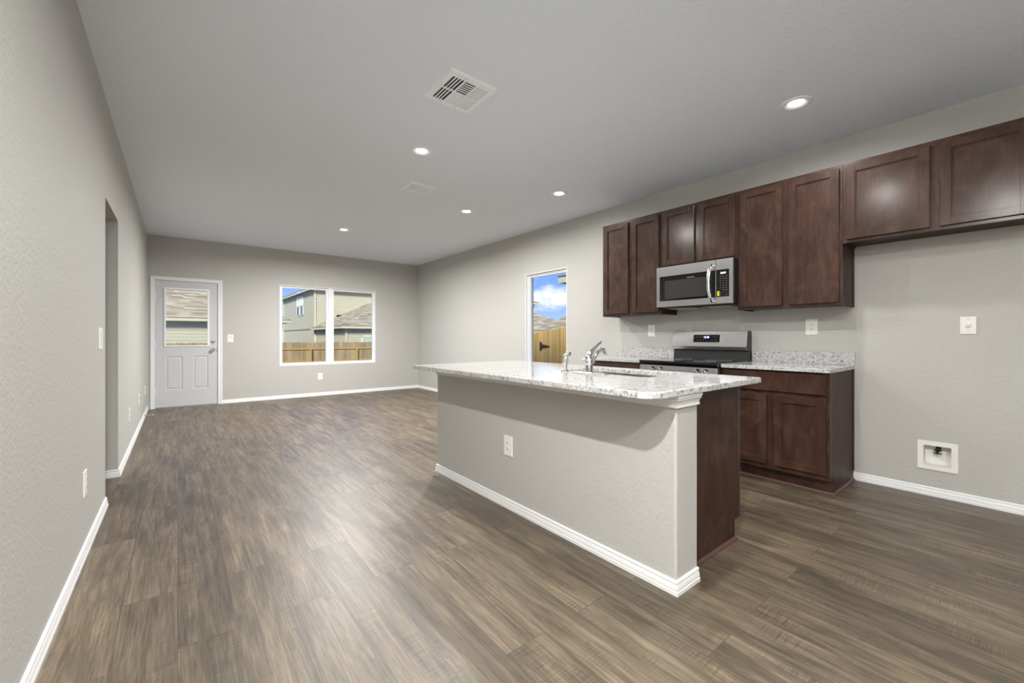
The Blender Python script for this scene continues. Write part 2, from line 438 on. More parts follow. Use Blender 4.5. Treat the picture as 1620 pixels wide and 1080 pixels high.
def obj(name, mb, m, parent=None, world=False):
    """link the collected shapes as one mesh object; world=True: coordinates are world ones and the (unrotated) root's place is taken off"""
    if world and parent is not None:
        r = parent
        while r.parent: r = r.parent
        mb.shift(-Vector(r.location))
    me = bpy.data.meshes.new(name)
    for e in mb.bm.edges:
        if len(e.link_faces) == 2 and e.link_faces[0].smooth and e.link_faces[1].smooth:
            e.smooth = e.calc_face_angle(0) < math.radians(40)
        else: e.smooth = False
    mb.bm.to_mesh(me); mb.bm.free()
    me.materials.append(m if not isinstance(m, str) else M[m])
    o = bpy.data.objects.new(name, me); COL.objects.link(o)
    if parent is not None: o.parent = parent
    return o
def tag(o, label=None, cat=None, group=None, kind=None):
    if label: o['label'] = label
    if cat: o['category'] = cat
    if group: o['group'] = group
    if kind: o['kind'] = kind
    return o
def thing(name, label, cat, loc=(0, 0, 0), rotz=0.0, group=None):
    o = bpy.data.objects.new(name, None); COL.objects.link(o)
    o.empty_display_size = 0.05; o.location = loc; o.rotation_euler = (0, 0, rotz)
    return tag(o, label, cat, group)
def struct(name, mb, m, label=None, cat=None):
    o = obj(name, mb, m); o['kind'] = 'structure'
    return tag(o, label, cat)
def copy_tree(o, parent=None):
    c = o.copy(); COL.objects.link(c); c.parent = parent
    for ch in list(o.children): copy_tree(ch, c)
    return c
def rrect(x0, x1, y0, y1, r, n=6):
    pts = []
    rs = r if isinstance(r, (list, tuple)) else [r] * 4
    for (cx, cy, a0, q) in ((x1 - rs[0], y1 - rs[0], 0, rs[0]), (x0 + rs[1], y1 - rs[1], PI / 2, rs[1]), (x0 + rs[2], y0 + rs[2], PI, rs[2]), (x1 - rs[3], y0 + rs[3], 3 * PI / 2, rs[3])):
        for k in range(n + 1):
            a = a0 + PI / 2 * k / n
            pts.append((cx + q * math.cos(a), cy + q * math.sin(a)))
    return pts

# ------------------------------------------------------------------ room shell
T = 0.16
OY0, OY1, OZ = 3.88, 4.635, 2.07                      # hall opening in the left wall
W1 = (1.450, 3.237, 0.601, 2.100)                     # back window opening
DR = (-0.300, 0.528, 2.052)                           # back door opening
W2 = (4.033, 4.912, 0.601, 2.100)                     # side window opening

struct('floor', MB().box(-2.8, XR + T, REAR - T, D + T, -0.15, 0.0), 'plank_floor', 'grey brown wood look plank floor of the open room', 'floor')
struct('ceiling', MB().box(-2.8, XR + T, REAR - T, D + T, H, H + 0.15), 'ceiling_paint', 'white textured ceiling with recessed lights', 'ceiling')
w = MB()
w.box(XL - 0.12, XL, REAR - T, OY0, 0, H).box(XL - 0.12, XL, OY0, OY1, OZ, H).box(XL - 0.12, XL, OY1, D + T, 0, H)
struct('wall_left', w, 'wall_paint', 'long beige textured wall on the left with a hall opening', 'wall')
w = MB()
w.box(XL, DR[0], D, D + T, 0, H).box(DR[0], DR[1], D, D + T, DR[2], H).box(DR[1], W1[0], D, D + T, 0, H)
w.box(W1[0], W1[1], D, D + T, 0, W1[2]).box(W1[0], W1[1], D, D + T, W1[3], H).box(W1[1], XR + T, D, D + T, 0, H)
struct('wall_back', w, 'wall_paint', 'far beige wall with the white door and wide window', 'wall')
w = MB()
w.box(XR, XR + T, REAR - T, 0.350, 0, H).box(XR, XR + T, 0.498, W2[0], 0, H).box(XR, XR + T, 0.350, 0.498, 0, 0.2145).box(XR, XR + T, 0.350, 0.498, 0.3635, H).box(XR, XR + T, W2[0], W2[1], 0, W2[2]).box(XR, XR + T, W2[0], W2[1], W2[3], H).box(XR, XR + T, W2[1], D, 0, H)
struct('wall_right', w, 'wall_paint', 'beige kitchen wall on the right behind the cabinets', 'wall')
struct('wall_rear', MB().box(XL, XR, REAR - T, REAR, 0, H), 'wall_paint')
w = MB()
w.box(-2.8, XL - 0.12, OY0 - 0.12, OY0, 0, H).box(-2.8, XL - 0.12, OY1, OY1 + 0.12, 0, H).box(-2.92, -2.8, OY0 - 0.12, OY1 + 0.12, 0, H)
struct('wall_hall', w, 'wall_paint')

BH = 0.062
BASE_PROF = [(0, 0), (0.0155, 0), (0.0155, 0.016), (0.0125, 0.020), (0.0130, 0.027), (0.0105, 0.040), (0.0070, 0.047), (0.0100, 0.050), (0.0095, 0.057), (0.0055, BH), (0, BH)]
def baseboard(name, path): struct(name, MB().sweep(path, BASE_PROF), 'trim_white')
baseboard('baseboard_left', [(XL, REAR), (XL, OY0 - 0.004)])
baseboard('baseboard_hall', [(-2.8, OY1), (XL, OY1), (XL, D - 0.0005)])
baseboard('baseboard_back', [(0.585, D), (XR, D), (XR, 3.20)])
baseboard('baseboard_right', [(XR, 0.893), (XR, REAR)])
baseboard('baseboard_hall_near', [(XL - 0.12, OY0), (-2.8, OY0)])

# ---- back window: two fixed units either side of a mull post
def window_unit(parent, a0, a1, z0, z1, axis, base, sgn, i):
    """frame ring and pane; a = coordinate along the wall, base = wall face, sgn = outward"""
    def o(p): return base + sgn * p
    fw = 0.040
    out = [(a0, z0), (a1, z0), (a1, z1), (a0, z1)]
    inn = [(a0 + 0.022, z0 + 0.022), (a1 - 0.022, z0 + 0.022), (a1 - 0.022, z1 - 0.022), (a0 + 0.022, z1 - 0.022)]
    inn2 = [(a0 + fw, z0 + fw), (a1 - fw, z0 + fw), (a1 - fw, z1 - fw), (a0 + fw, z1 - fw)]
    f = MB().ring(out, inn, axis, o(0.035), o(0.10)).ring(inn, inn2, axis, o(0.052), o(0.092))
    fr = obj('window_frame', f, 'vinyl_white', parent)
    p = MB()
    A0, A1, Z0, Z1 = a0 + fw - 0.004, a1 - fw + 0.004, z0 + fw - 0.004, z1 - fw + 0.004
    if axis == 'y': p.box(A0, A1, min(o(0.070), o(0.074)), max(o(0.070), o(0.074)), Z0, Z1)
    else: p.box(min(o(0.070), o(0.074)), max(o(0.070), o(0.074)), A0, A1, Z0, Z1)
    obj('pane', p, 'window_glass', fr)
w1 = thing('window_1', 'wide two pane white window in the far wall', 'window'); w1['kind'] = 'structure'
x0, x1, z0, z1 = W1
lin = MB().ring([(x0, z0), (x1, z0), (x1, z1), (x0, z1)], [(x0 + 0.010, z0 + 0.010), (x1 - 0.010, z0 + 0.010), (x1 - 0.010, z1 - 0.010), (x0 + 0.010, z1 - 0.010)], 'y', D - 0.002, D + 0.11)
obj('window_return', lin, 'trim_white', w1)
obj('mull_post', MB().box(2.305, 2.372, D + 0.004, D + 0.11, z0 + 0.01, z1 - 0.01, 0.002), 'trim_white', w1)
window_unit(w1, x0 + 0.010, 2.305, z0 + 0.010, z1 - 0.010, 'y', D, 1, 0)
window_unit(w1, 2.372, x1 - 0.010, z0 + 0.010, z1 - 0.010, 'y', D, 1, 1)
w2 = thing('window_2', 'narrow white window in the right wall looking onto the side yard', 'window'); w2['kind'] = 'structure'
y0, y1, z0, z1 = W2
lin = MB().ring([(y0, z0), (y1, z0), (y1, z1), (y0, z1)], [(y0 + 0.010, z0 + 0.010), (y1 - 0.010, z0 + 0.010), (y1 - 0.010, z1 - 0.010), (y0 + 0.010, z1 - 0.010)], 'x', XR - 0.002, XR + 0.11)
obj('window_return', lin, 'trim_white', w2)
window_unit(w2, y0 + 0.010, y1 - 0.010, z0 + 0.010, z1 - 0.010, 'x', XR, 1, 0)

# ---- back door
dr = thing('door_1', 'white half glass back door with two raised panels', 'door'); dr['kind'] = 'structure'
cas = MB()
for (a, b, c, d) in ((-0.349, -0.292, 0.0, 2.097), (0.521, 0.5837, 0.0, 2.097), (-0.292, 0.521, 2.043, 2.097)):
    cas.box(a, b, D - 0.013, D + 0.001, c, d, 0.003)
cas.box(-0.342, -0.325, D - 0.017, D - 0.012, 0.0, 2.090, 0.002).box(0.559, 0.577, D - 0.017, D - 0.012, 0.0, 2.090, 0.002).box(-0.325, 0.559, D - 0.017, D - 0.012, 2.073, 2.090, 0.002)
obj('casing', cas, 'trim_white', dr)
jb = MB().box(DR[0], -0.290, D, D + 0.14, 0, DR[2]).box(0.518, DR[1], D, D + 0.14, 0, DR[2]).box(-0.290, 0.518, D, D + 0.14, 2.042, DR[2])
obj('jamb', jb, 'trim_white', dr)
def door_slab():
    s = MB(); ya, yb = D + 0.006, D + 0.050
    X0, X1, Z0, Z1 = -0.287, 0.514, 0.016, 2.039
    gx0, gx1, gz0, gz1 = -0.170, 0.388, 0.990, 1.908
    s.box(X0, gx0, ya, yb, Z0, Z1).box(gx1, X1, ya, yb, Z0, Z1).box(gx0, gx1, ya, yb, gz1, Z1)
    # lower field with two embossed panels
    ps = [(-0.161, 0.053), (0.188, 0.402)]; pz0, pz1 = 0.284, 0.823
    s.box(gx0, gx1, ya + 0.012, yb, Z0, gz0)
    xs = [gx0, ps[0][0], ps[0][1], ps[1][0], gx1]
    s.box(gx0, gx1, ya, ya + 0.012, Z0, pz0).box(gx0, gx1, ya, ya + 0.012, pz1, gz0)
    s.box(gx0, ps[0][0], ya, ya + 0.012, pz0, pz1).box(ps[0][1], ps[1][0], ya, ya + 0.012, pz0, pz1)
    for (a, b) in ps:
        b2 = min(b, gx1)
        t = 0.034
        def R(o): return [(a + o, pz0 + o), (b2 - o, pz0 + o), (b2 - o, pz1 - o), (a + o, pz1 - o)]
        rows = [(0.0, 0.0), (0.010, 0.009), (0.016, 0.009), (t, 0.003)]
        bm = s.bm; prev = None
        for o, dpt in rows:
            cur = [bm.verts.new((p[0], ya + dpt, p[1])) for p in R(o)]
            if prev:
                for i in range(4): bm.faces.new((prev[i], cur[i], cur[(i + 1) % 4], prev[(i + 1) % 4]))
            prev = cur
        bm.faces.new(prev[::-1])
    return s
slab = obj('door_leaf', door_slab(), 'door_white', dr)
lt = MB()
lt.ring([(-0.184, 0.978), (0.404, 0.978), (0.404, 1.928), (-0.184, 1.928)], [(-0.157, 1.001), (0.377, 1.001), (0.377, 1.899), (-0.157, 1.899)], 'y', D - 0.004, D + 0.010)
lt.ring([(-0.176, 0.986), (0.396, 0.986), (0.396, 1.920), (-0.176, 1.920)], [(-0.160, 1.001), (0.380, 1.001), (0.380, 1.900), (-0.160, 1.900)], 'y', D - 0.009, D - 0.004)
lf = obj('glazing_frame', lt, 'vinyl_white', slab)
obj('pane', MB().box(-0.165, 0.385, D + 0.022, D + 0.026, 0.99, 1.905), 'window_glass', slab)
gl_edge = MB().ring([(-0.170, 0.990), (0.388, 0.990), (0.388, 1.908), (-0.170, 1.908)], [(-0.160, 1.0), (0.378, 1.0), (0.378, 1.898), (-0.160, 1.898)], 'y', D + 0.010, D + 0.048)
obj('glazing_bead', gl_edge, 'vinyl_white', slab)
kn = MB().lathe([(0, 0), (0.032, 0), (0.033, 0.004), (0.028, 0.008), (0.013, 0.010), (0.012, 0.026), (0.019, 0.031), (0.027, 0.042), (0.029, 0.052), (0.025, 0.062), (0.014, 0.067), (0, 0.068)], (0.456, D + 0.006, 0.924), (0, -1, 0))
obj('door_knob', kn, 'chrome', slab)
db = MB().lathe([(0, 0), (0.030, 0), (0.031, 0.008), (0.026, 0.014), (0.020, 0.016), (0, 0.016)], (0.456, D + 0.006, 1.064), (0, -1, 0)).box(0.441, 0.471, D - 0.022, D - 0.008, 1.059, 1.069, 0.002)
obj('deadbolt', db, 'nickel', slab)
obj('strike_plate', MB().box(0.515, 0.524, D - 0.015, D + 0.004, 0.895, 0.950, 0.002), 'nickel', dr)
for zc in (1.79, 1.02, 0.27):
    h = MB().cyl((-0.2885, D - 0.006, zc - 0.05), (-0.2885, D - 0.006, zc + 0.05), 0.0075, seg=12).box(-0.300, -0.2885, D - 0.016, D - 0.012, zc - 0.048, zc + 0.048)
    obj('hinge', h, 'trim_white', dr)
obj('threshold', MB().box(DR[0], DR[1], D - 0.010, D + 0.14, 0.0, 0.010, 0.003), 'aluminium', dr)
obj('door_gap_shade', MB().box(-0.289, 0.517, D + 0.010, D + 0.048, 0.010, 0.017), 'black_matte', dr)  # black strip stands in for the dark gap under the door leaf

# ------------------------------------------------------------------ wall plates
def plate_parts(t, w, h, gangs, kind):
    """local frame: faces -Y, centred on the root"""
    p = MB().box(-w / 2, w / 2, -0.0065, 0, -h / 2, h / 2, 0.003)
    pl = obj('cover_plate', p, 'plastic_white', t)
    for g in range(gangs):
        cx = (g - (gangs - 1) / 2) * 0.046
        if kind == 'rocker':
            r = MB().prism([(-0.0065, -0.033), (-0.0105, -0.033), (-0.0075, 0.0), (-0.0115, 0.033), (-0.0065, 0.033)], 'x', cx - 0.0155, cx + 0.0155)
            obj('rocker', r, 'plastic_white', t)
            obj('rocker_gap', MB().ring([(cx - 0.018, -0.0355), (cx + 0.018, -0.0355), (cx + 0.018, 0.0355), (cx - 0.018, 0.0355)], [(cx - 0.0162, -0.0338), (cx + 0.0162, -0.0338), (cx + 0.0162, 0.0338), (cx - 0.0162, 0.0338)], 'y', -0.0068, -0.006), 'print_grey', t)
        elif kind == 'duplex':
            for s in (1, -1):
                cz = s * 0.0195
                ol = []
                for k in range(28):
                    a = 2 * PI * k / 28
                    ol.append((cx + 0.0172 * math.cos(a), cz + max(-0.0138, min(0.0138, 0.0172 * math.sin(a)))))
                f = obj('receptacle', MB().prism(ol, 'y', -0.0085, -0.006, 0.0008, 1), 'plastic_white', t)
                sl = MB().box(cx - 0.0078, cx - 0.0052, -0.0089, -0.008, cz - 0.001, cz + 0.008).box(cx + 0.0052, cx + 0.0078, -0.0089, -0.008, cz - 0.001, cz + 0.007)
                sl.cyl((cx, -0.0080, cz - 0.0068), (cx, -0.0089, cz - 0.0068), 0.0028, seg=12)
                obj('slots', sl, 'plastic_slot', f)
            obj('screw', MB().lathe([(0, 0), (0.0028, 0), (0.0024, 0.001), (0, 0.0014)], (cx, -0.0065, 0), (0, -1, 0), 12), 'plastic_white', t)
        elif kind == 'round':
            f = obj('receptacle', MB().lathe([(0, 0), (0.0178, 0), (0.0178, 0.002), (0.0170, 0.003), (0, 0.003)], (0, -0.006, 0), (0, -1, 0)), 'plastic_white', t)
            sl = MB().box(-0.0088, -0.0058, -0.0094, -0.0086, 0.001, 0.009).box(0.0058, 0.0088, -0.0094, -0.0086, 0.001, 0.008).cyl((0, -0.0086, -0.0065), (0, -0.0094, -0.0065), 0.0032, seg=12)
            obj('slots', sl, 'plastic_slot', f)
            for s in (1, -1):
                obj('screw', MB().lathe([(0, 0), (0.0028, 0), (0.0024, 0.001), (0, 0.0014)], (0, -0.0065, s * 0.042), (0, -1, 0), 12), 'print_grey', t)
        elif kind == 'coax':
            obj('coax_jack', MB().lathe([(0, 0), (0.0075, 0), (0.0075, 0.003), (0.0048, 0.0035), (0.0048, 0.012), (0, 0.012)], (0, -0.006, 0.016), (0, -1, 0), 12), 'nickel', t)
BACK, RIGHT, LEFT = 0.0, -PI / 2, PI / 2
proto = thing('wall_outlet', 'white wall outlet low on the island half wall', 'outlet', (1.7075, 2.171, 0.4125), RIGHT, 'duplex wall outlets')
plate_parts(proto, 0.088, 0.132, 1, 'duplex')
def outlet(loc, rot, label):
    c = copy_tree(proto); c.location = loc; c.rotation_euler = (0, 0, rot); c['label'] = label; return c
outlet((XR, 2.709, 1.207), RIGHT, 'white wall outlet above the counter left of the oven range')
outlet((XR, 1.175, 1.219), RIGHT, 'white wall outlet above the counter right of the oven range')
outlet((2.144, D, 0.373), BACK, 'white wall outlet low under the wide back window')
outlet((XL, 3.079, 0.373), LEFT, 'white wall outlet low on the left wall nearest the camera, before the hall opening')
outlet((XL, 5.571, 0.367), LEFT, 'white wall outlet low on the left wall just past the hall opening')
outlet((XL, 8.07, 0.367), LEFT, 'white wall outlet low on the left wall closest to the back door')
t = thing('cable_plate', 'white cable jack plate low on the left wall between two outlets', 'wall plate', (XL, 6.86, 0.367), LEFT)
plate_parts(t, 0.088, 0.132, 1, 'coax')
t = thing('refrigerator_outlet', 'white plate with one round outlet on the bare wall of the refrigerator space', 'outlet', (XR, 0.276, 1.211), RIGHT)
plate_parts(t, 0.076, 0.119, 1, 'round')
t = thing('light_switch', 'white double light switch on the left wall beside the hall opening', 'light switch', (XL, 3.632, 1.122), LEFT)
plate_parts(t, 0.135, 0.134, 2, 'rocker')
t = thing('light_switch', 'white single light switch beside the back door', 'light switch', (0.696, D, 1.112), BACK)
plate_parts(t, 0.087, 0.134, 1, 'rocker')

# ice maker water box
t = thing('water_supply_box', 'white recessed water supply box low on the right wall above the baseboard', 'supply box', (XR, 0.424, 0.288), RIGHT)
fr = MB().ring(rrect(-0.101, 0.101, -0.101, 0.101, 0.003, 1), rrect(-0.069, 0.069, -0.068, 0.070, 0.002, 1), 'y', -0.008, 0.0)
obj('bezel', fr, 'plastic_white', t)
bx = MB().ring(rrect(-0.074, 0.074, -0.073, 0.075, 0.002, 1), rrect(-0.069, 0.069, -0.068, 0.070, 0.002, 1), 'y', -0.006, 0.0785).box(-0.074, 0.074, 0.074, 0.0785, -0.073, 0.075)
obj('recess', bx, 'plastic_white', t)
vv = MB().cyl((-0.004, 0.045, 0.020), (-0.004, 0.045, 0.074), 0.0085, seg=12).box(-0.024, 0.020, 0.020, 0.036, 0.010, 0.017, 0.002).cyl((-0.004, 0.020, 0.014), (-0.004, 0.050, 0.020), 0.006, seg=10)
vv.cyl((-0.018, 0.030, 0.036), (0.010, 0.044, 0.042), 0.0075, seg=12).cyl((0.006, 0.044, 0.030), (0.006, 0.044, 0.062), 0.010, seg=6)
obj('valve', vv, 'black_plastic', t)
# cut behind the box is not needed: the recess goes into the wall cavity
# ------------------------------------------------------------------ ceiling fixtures
def make_light(loc, label):
    t = thing('recessed_light', label, 'ceiling light', loc, 0, 'recessed ceiling lights')
    tr = MB().lathe([(0.046, -0.0005), (0.048, -0.0015), (0.062, -0.0070), (0.070, -0.0095), (0.080, -0.0095), (0.092, -0.005), (0.094, 0.0)], (0, 0, 0))
    obj('trim_ring', tr, 'vent_white', t)
    obj('lens', MB().lathe([(0.0, -0.0050), (0.030, -0.0045), (0.045, -0.002), (0.047, 0.0)], (0, 0, 0)), 'lens_glow', t)
    return t
def lamp_in(t, k=1.0):
    l = bpy.data.lights.new('lamp_glow', 'AREA'); l.shape = 'DISK'; l.size = 0.088; l.spread = math.radians(172); l.energy = LAMP_W * k; l.color = (1.0, 0.985, 0.955)
    o = bpy.data.objects.new('lamp_glow', l); COL.objects.link(o); o.parent = t; o.location = (0, 0, -0.012)
LT = [((1.641, 3.305, H), 'recessed ceiling light nearest the square air vent'),
      ((3.330, 3.320, H), 'recessed ceiling light closest to the microwave, farthest right of the four far ones'),
      ((3.322, 1.020, H), 'large looking recessed ceiling light at upper right above the base cabinet'),
      ((2.878, 4.530, H), 'recessed ceiling light beyond the small air vent, toward the side window'),
      ((1.933, 6.450, H), 'recessed ceiling light farthest away, in front of the wide back window'),
      ((1.641, 1.020, H), 'recessed ceiling light just above the top edge of the view')]
first = make_light(*LT[0])
lights = [first]
for loc, lab in LT[1:]:
    c = copy_tree(first); c.location = loc; c['label'] = lab; lights.append(c)
for t, k in zip(lights, LAMP_K): lamp_in(t, k)
for loc, k in (((-0.06, -1.3, H), 2.0), ((-0.06, 0.15, H), 2.4)):  # two unseen fill lights, added to brighten the island's half wall
    t = make_light(loc, 'added unseen fill light in the ceiling near the left wall' if loc[1] > -1 else 'added unseen fill light in the ceiling behind the camera near the rear wall'); lamp_in(t, k)

# square supply register with six louvre blocks
def vent_slats(x0, x1, y0, y1, n, along, lean, depth=0.016, th=0.0015, w=None):
    """tilted blades filling a rectangle (relative to the ceiling plane)"""
    m = MB()
    span = (x1 - x0) if along == 'y' else (y1 - y0)
    pitch = span / n
    w = w or pitch * 1.05
    for i in range(n):
        c = (i + 0.5) * pitch
        a = math.radians(48) * lean
        if along == 'y':
            R = Matrix.Translation((x0 + c, 0, -0.008)) @ Matrix.Rotation(a, 4, 'Y')
            m.box(-w / 2, w / 2, y0, y1, -th / 2, th / 2, xf=R)
        else:
            R = Matrix.Translation((0, y0 + c, -0.008)) @ Matrix.Rotation(-a, 4, 'X')
            m.box(x0, x1, -w / 2, w / 2, -th / 2, th / 2, xf=R)
    return m
t = thing('air_vent', 'square white multi direction air vent in the ceiling', 'air vent', (1.4435, 2.352, H))
hw, hh = 0.1745, 0.1815
holes = []
cols = [(-0.132, -0.050), (-0.038, 0.038), (0.050, 0.132)]
rows = [(-0.136, -0.007), (0.007, 0.136)]
pl = MB()
zf0, zf1 = -0.0155, -0.013
pl.box(-hw + 0.004, cols[0][0], -hh + 0.004, hh - 0.004, zf0, zf1).box(cols[2][1], hw - 0.004, -hh + 0.004, hh - 0.004, zf0, zf1)
pl.box(cols[0][1], cols[1][0], -hh + 0.004, hh - 0.004, zf0, zf1).box(cols[1][1], cols[2][0], -hh + 0.004, hh - 0.004, zf0, zf1)
for c in cols:
    pl.box(c[0], c[1], -hh + 0.004, rows[0][0], zf0, zf1).box(c[0], c[1], rows[0][1], rows[1][0], zf0, zf1).box(c[0], c[1], rows[1][1], hh - 0.004, zf0, zf1)
bm = pl.bm
o4 = [(-hw, -hh, 0), (hw, -hh, 0), (hw, hh, 0), (-hw, hh, 0)]; i4 = [(-hw + 0.004, -hh + 0.004, zf0), (hw - 0.004, -hh + 0.004, zf0), (hw - 0.004, hh - 0.004, zf0), (-hw + 0.004, hh - 0.004, zf0)]
for k in range(4): pl.quad(o4[k], o4[(k + 1) % 4], i4[(k + 1) % 4], i4[k])
vf = obj('vent_frame', pl, 'vent_white', t)
obj('duct_shade', MB().box(-0.142, 0.142, -0.146, 0.146, -0.0012, 0.0), 'vent_shade', t)  # thin dark sheet stands in for the shaded hollow behind the louvers
for ci, c in enumerate(cols):
    for ri, r in enumerate(rows):
        if ci == 0: along, lean = 'y', -1
        elif ci == 2: along, lean = 'y', 1
        else: along, lean = 'x', (-1 if ri == 0 else 1)
        n = 4 if along == 'y' else 6
        obj('louver_block', vent_slats(c[0], c[1], r[0], r[1], n, along, lean), 'vent_white', t)
        # webs between the slots
        wb = MB()
        k = n
        for j in range(1, k):
            if along == 'y':
                xx = c[0] + (c[1] - c[0]) * j / k; wb.box(xx - 0.0030, xx + 0.0030, r[0], r[1], zf0, zf1)
            else:
                yy = r[0] + (r[1] - r[0]) * j / k; wb.box(c[0], c[1], yy - 0.0030, yy + 0.0030, zf0, zf1)
        obj('slot_bars', wb, 'vent_white', t)
obj('damper_lever', MB().box(-0.1500, -0.1485, -0.035, 0.030, -0.022, -0.015), 'vent_white', t)
for (a, b) in ((-0.055, -0.158), (0.055, -0.158), (-0.055, 0.158), (0.055, 0.158)):
    obj('screw', MB().lathe([(0, 0), (0.0035, 0), (0.003, 0.0012), (0, 0.0015)], (a, b, zf0), (0, 0, -1), 10), 'print_grey', t)
# small register
t = thing('air_vent', 'small rectangular white air vent with two louver panels in the ceiling', 'air vent', (2.021, 4.137, H))
hw, hh = 0.150, 0.127
cols = [(-0.120, -0.004), (0.004, 0.120)]; ry = (-0.092, 0.092)
pl = MB(); zf0, zf1 = -0.012, -0.010
pl.box(-hw + 0.004, cols[0][0], -hh + 0.004, hh - 0.004, zf0, zf1).box(cols[1][1], hw - 0.004, -hh + 0.004, hh - 0.004, zf0, zf1).box(cols[0][1], cols[1][0], -hh + 0.004, hh - 0.004, zf0, zf1)
for c in cols: pl.box(c[0], c[1], -hh + 0.004, ry[0], zf0, zf1).box(c[0], c[1], ry[1], hh - 0.004, zf0, zf1)
o4 = [(-hw, -hh, 0), (hw, -hh, 0), (hw, hh, 0), (-hw, hh, 0)]; i4 = [(-hw + 0.004, -hh + 0.004, zf0), (hw - 0.004, -hh + 0.004, zf0), (hw - 0.004, hh - 0.004, zf0), (-hw + 0.004, hh - 0.004, zf0)]
for k in range(4): pl.quad(o4[k], o4[(k + 1) % 4], i4[(k + 1) % 4], i4[k])
obj('vent_frame', pl, 'vent_white', t)
obj('duct_shade', MB().box(-0.125, 0.125, -0.097, 0.097, -0.0012, 0.0), 'vent_shade', t)  # dark backing sheet in place of the shade behind these blades
for c in cols:
    obj('louver_block', vent_slats(c[0], c[1], ry[0], ry[1], 16, 'x', 1, w=0.018).shift((0, 0, 0.002)), 'vent_white', t)

# ------------------------------------------------------------------ cabinets (local frame: front faces -Y, left edge at x=0)
def shaker(m, x0, x1, z0, z1, yb, th=0.020, st=0.052, rail=0.050):
    """door leaf with stiles, rails and a sunk panel; back face at yb"""
    yf = yb - th
    b = 0.0012
    m.box(x0, x0 + st, yf, yb, z0, z1, b, 1).box(x1 - st, x1, yf, yb, z0, z1, b, 1)
    m.box(x0 + st - 0.001, x1 - st + 0.001, yf, yb, z0, z0 + rail, b, 1).box(x0 + st - 0.001, x1 - st + 0.001, yf, yb, z1 - rail, z1, b, 1)
    i0, i1, j0, j1 = x0 + st, x1 - st, z0 + rail, z1 - rail
    # small bead around the panel
    m.ring([(i0 - 0.001, j0 - 0.001), (i1 + 0.001, j0 - 0.001), (i1 + 0.001, j1 + 0.001), (i0 - 0.001, j1 + 0.001)], [(i0 + 0.006, j0 + 0.006), (i1 - 0.006, j0 + 0.006), (i1 - 0.006, j1 - 0.006), (i0 + 0.006, j1 - 0.006)], 'y', yf + 0.006, yb)
    m.box(i0, i1, yf + 0.0125, yb - 0.002, j0, j1)
    return m
def face_frame(m, x0, x1, z0, z1, yf, openings, t=0.019):
    """flat frame as strips around the openings (x0,x1,z0,z1)"""
    xs = sorted({x0, x1, *[v for o in openings for v in o[:2]]}); zs = sorted({z0, z1, *[v for o in openings for v in o[2:]]})
    for i in range(len(xs) - 1):
        for j in range(len(zs) - 1):
            cx, cz = (xs[i] + xs[i + 1]) / 2, (zs[j] + zs[j + 1]) / 2
            if any(o[0] < cx < o[1] and o[2] < cz < o[3] for o in openings): continue
            m.box(xs[i], xs[i + 1], yf, yf + t, zs[j], zs[j + 1])
    return m
def wall_cabinet(label, yl, yr, z0, z1, doors, scribe=None, depth=0.305):
    t = thing('wall_cabinet', label, 'cabinet', (XR, yl, z0), RIGHT, 'dark wood wall cabinets')
    w = yl - yr; h = z1 - z0
    b = MB()
    b.box(0, 0.014, -depth + 0.019, 0, 0, h).box(w - 0.014, w, -depth + 0.019, 0, 0, h).box(0.014, w - 0.014, -depth + 0.019, 0, h - 0.014, h)
    b.box(0.014, w - 0.014, -depth + 0.019, 0, 0.012, 0.026).box(0.014, w - 0.014, -0.006, 0, 0.026, h - 0.014)
    obj('cabinet_body', b, 'cabinet_veneer', t)
    ops = [(yl - a + 0.012, yl - c - 0.012, e - z0 + 0.012, g - z0 - 0.012) for a, c, e, g in doors]
    obj('face_frame', face_frame(MB(), 0, w, 0, h, -depth, ops), 'cabinet_wood', t)
    for a, c, e, g in doors:
        obj('cabinet_door', shaker(MB(), yl - a, yl - c, e - z0, g - z0, -depth - 0.001), 'cabinet_wood', t)
    if scribe == 'right':
        obj('scribe_strip', MB().box(w, w + 0.006, -0.022, 0, 0, h, 0.001, 1), 'cabinet_wood', t)
    return t
ZT, ZB, ZM = 2.4285, 1.370, 1.834
wall_cabinet('tall dark wood wall cabinet left of the microwave, farthest from the camera', 3.157, 2.402, ZB, ZT, [(3.130, 2.797, 1.395, 2.400), (2.745, 2.420, 1.395, 2.400)])
wall_cabinet('short dark wood wall cabinet directly above the microwave', 2.400, 1.647, ZM, ZT, [(2.376, 2.040, 1.857, 2.400), (2.001, 1.662, 1.857, 2.400)])
wall_cabinet('tall dark wood wall cabinet right of the microwave', 1.645, 0.894, ZB, ZT, [(1.622, 1.290, 1.395, 2.400), (1.245, 0.912, 1.395, 2.400)], 'right')
wall_cabinet('short wide dark wood wall cabinet over the empty refrigerator space at the right edge', 0.892, -0.022, ZM, ZT, [(0.869, 0.427, 1.857, 2.400), (0.381, -0.005, 1.857, 2.400)])
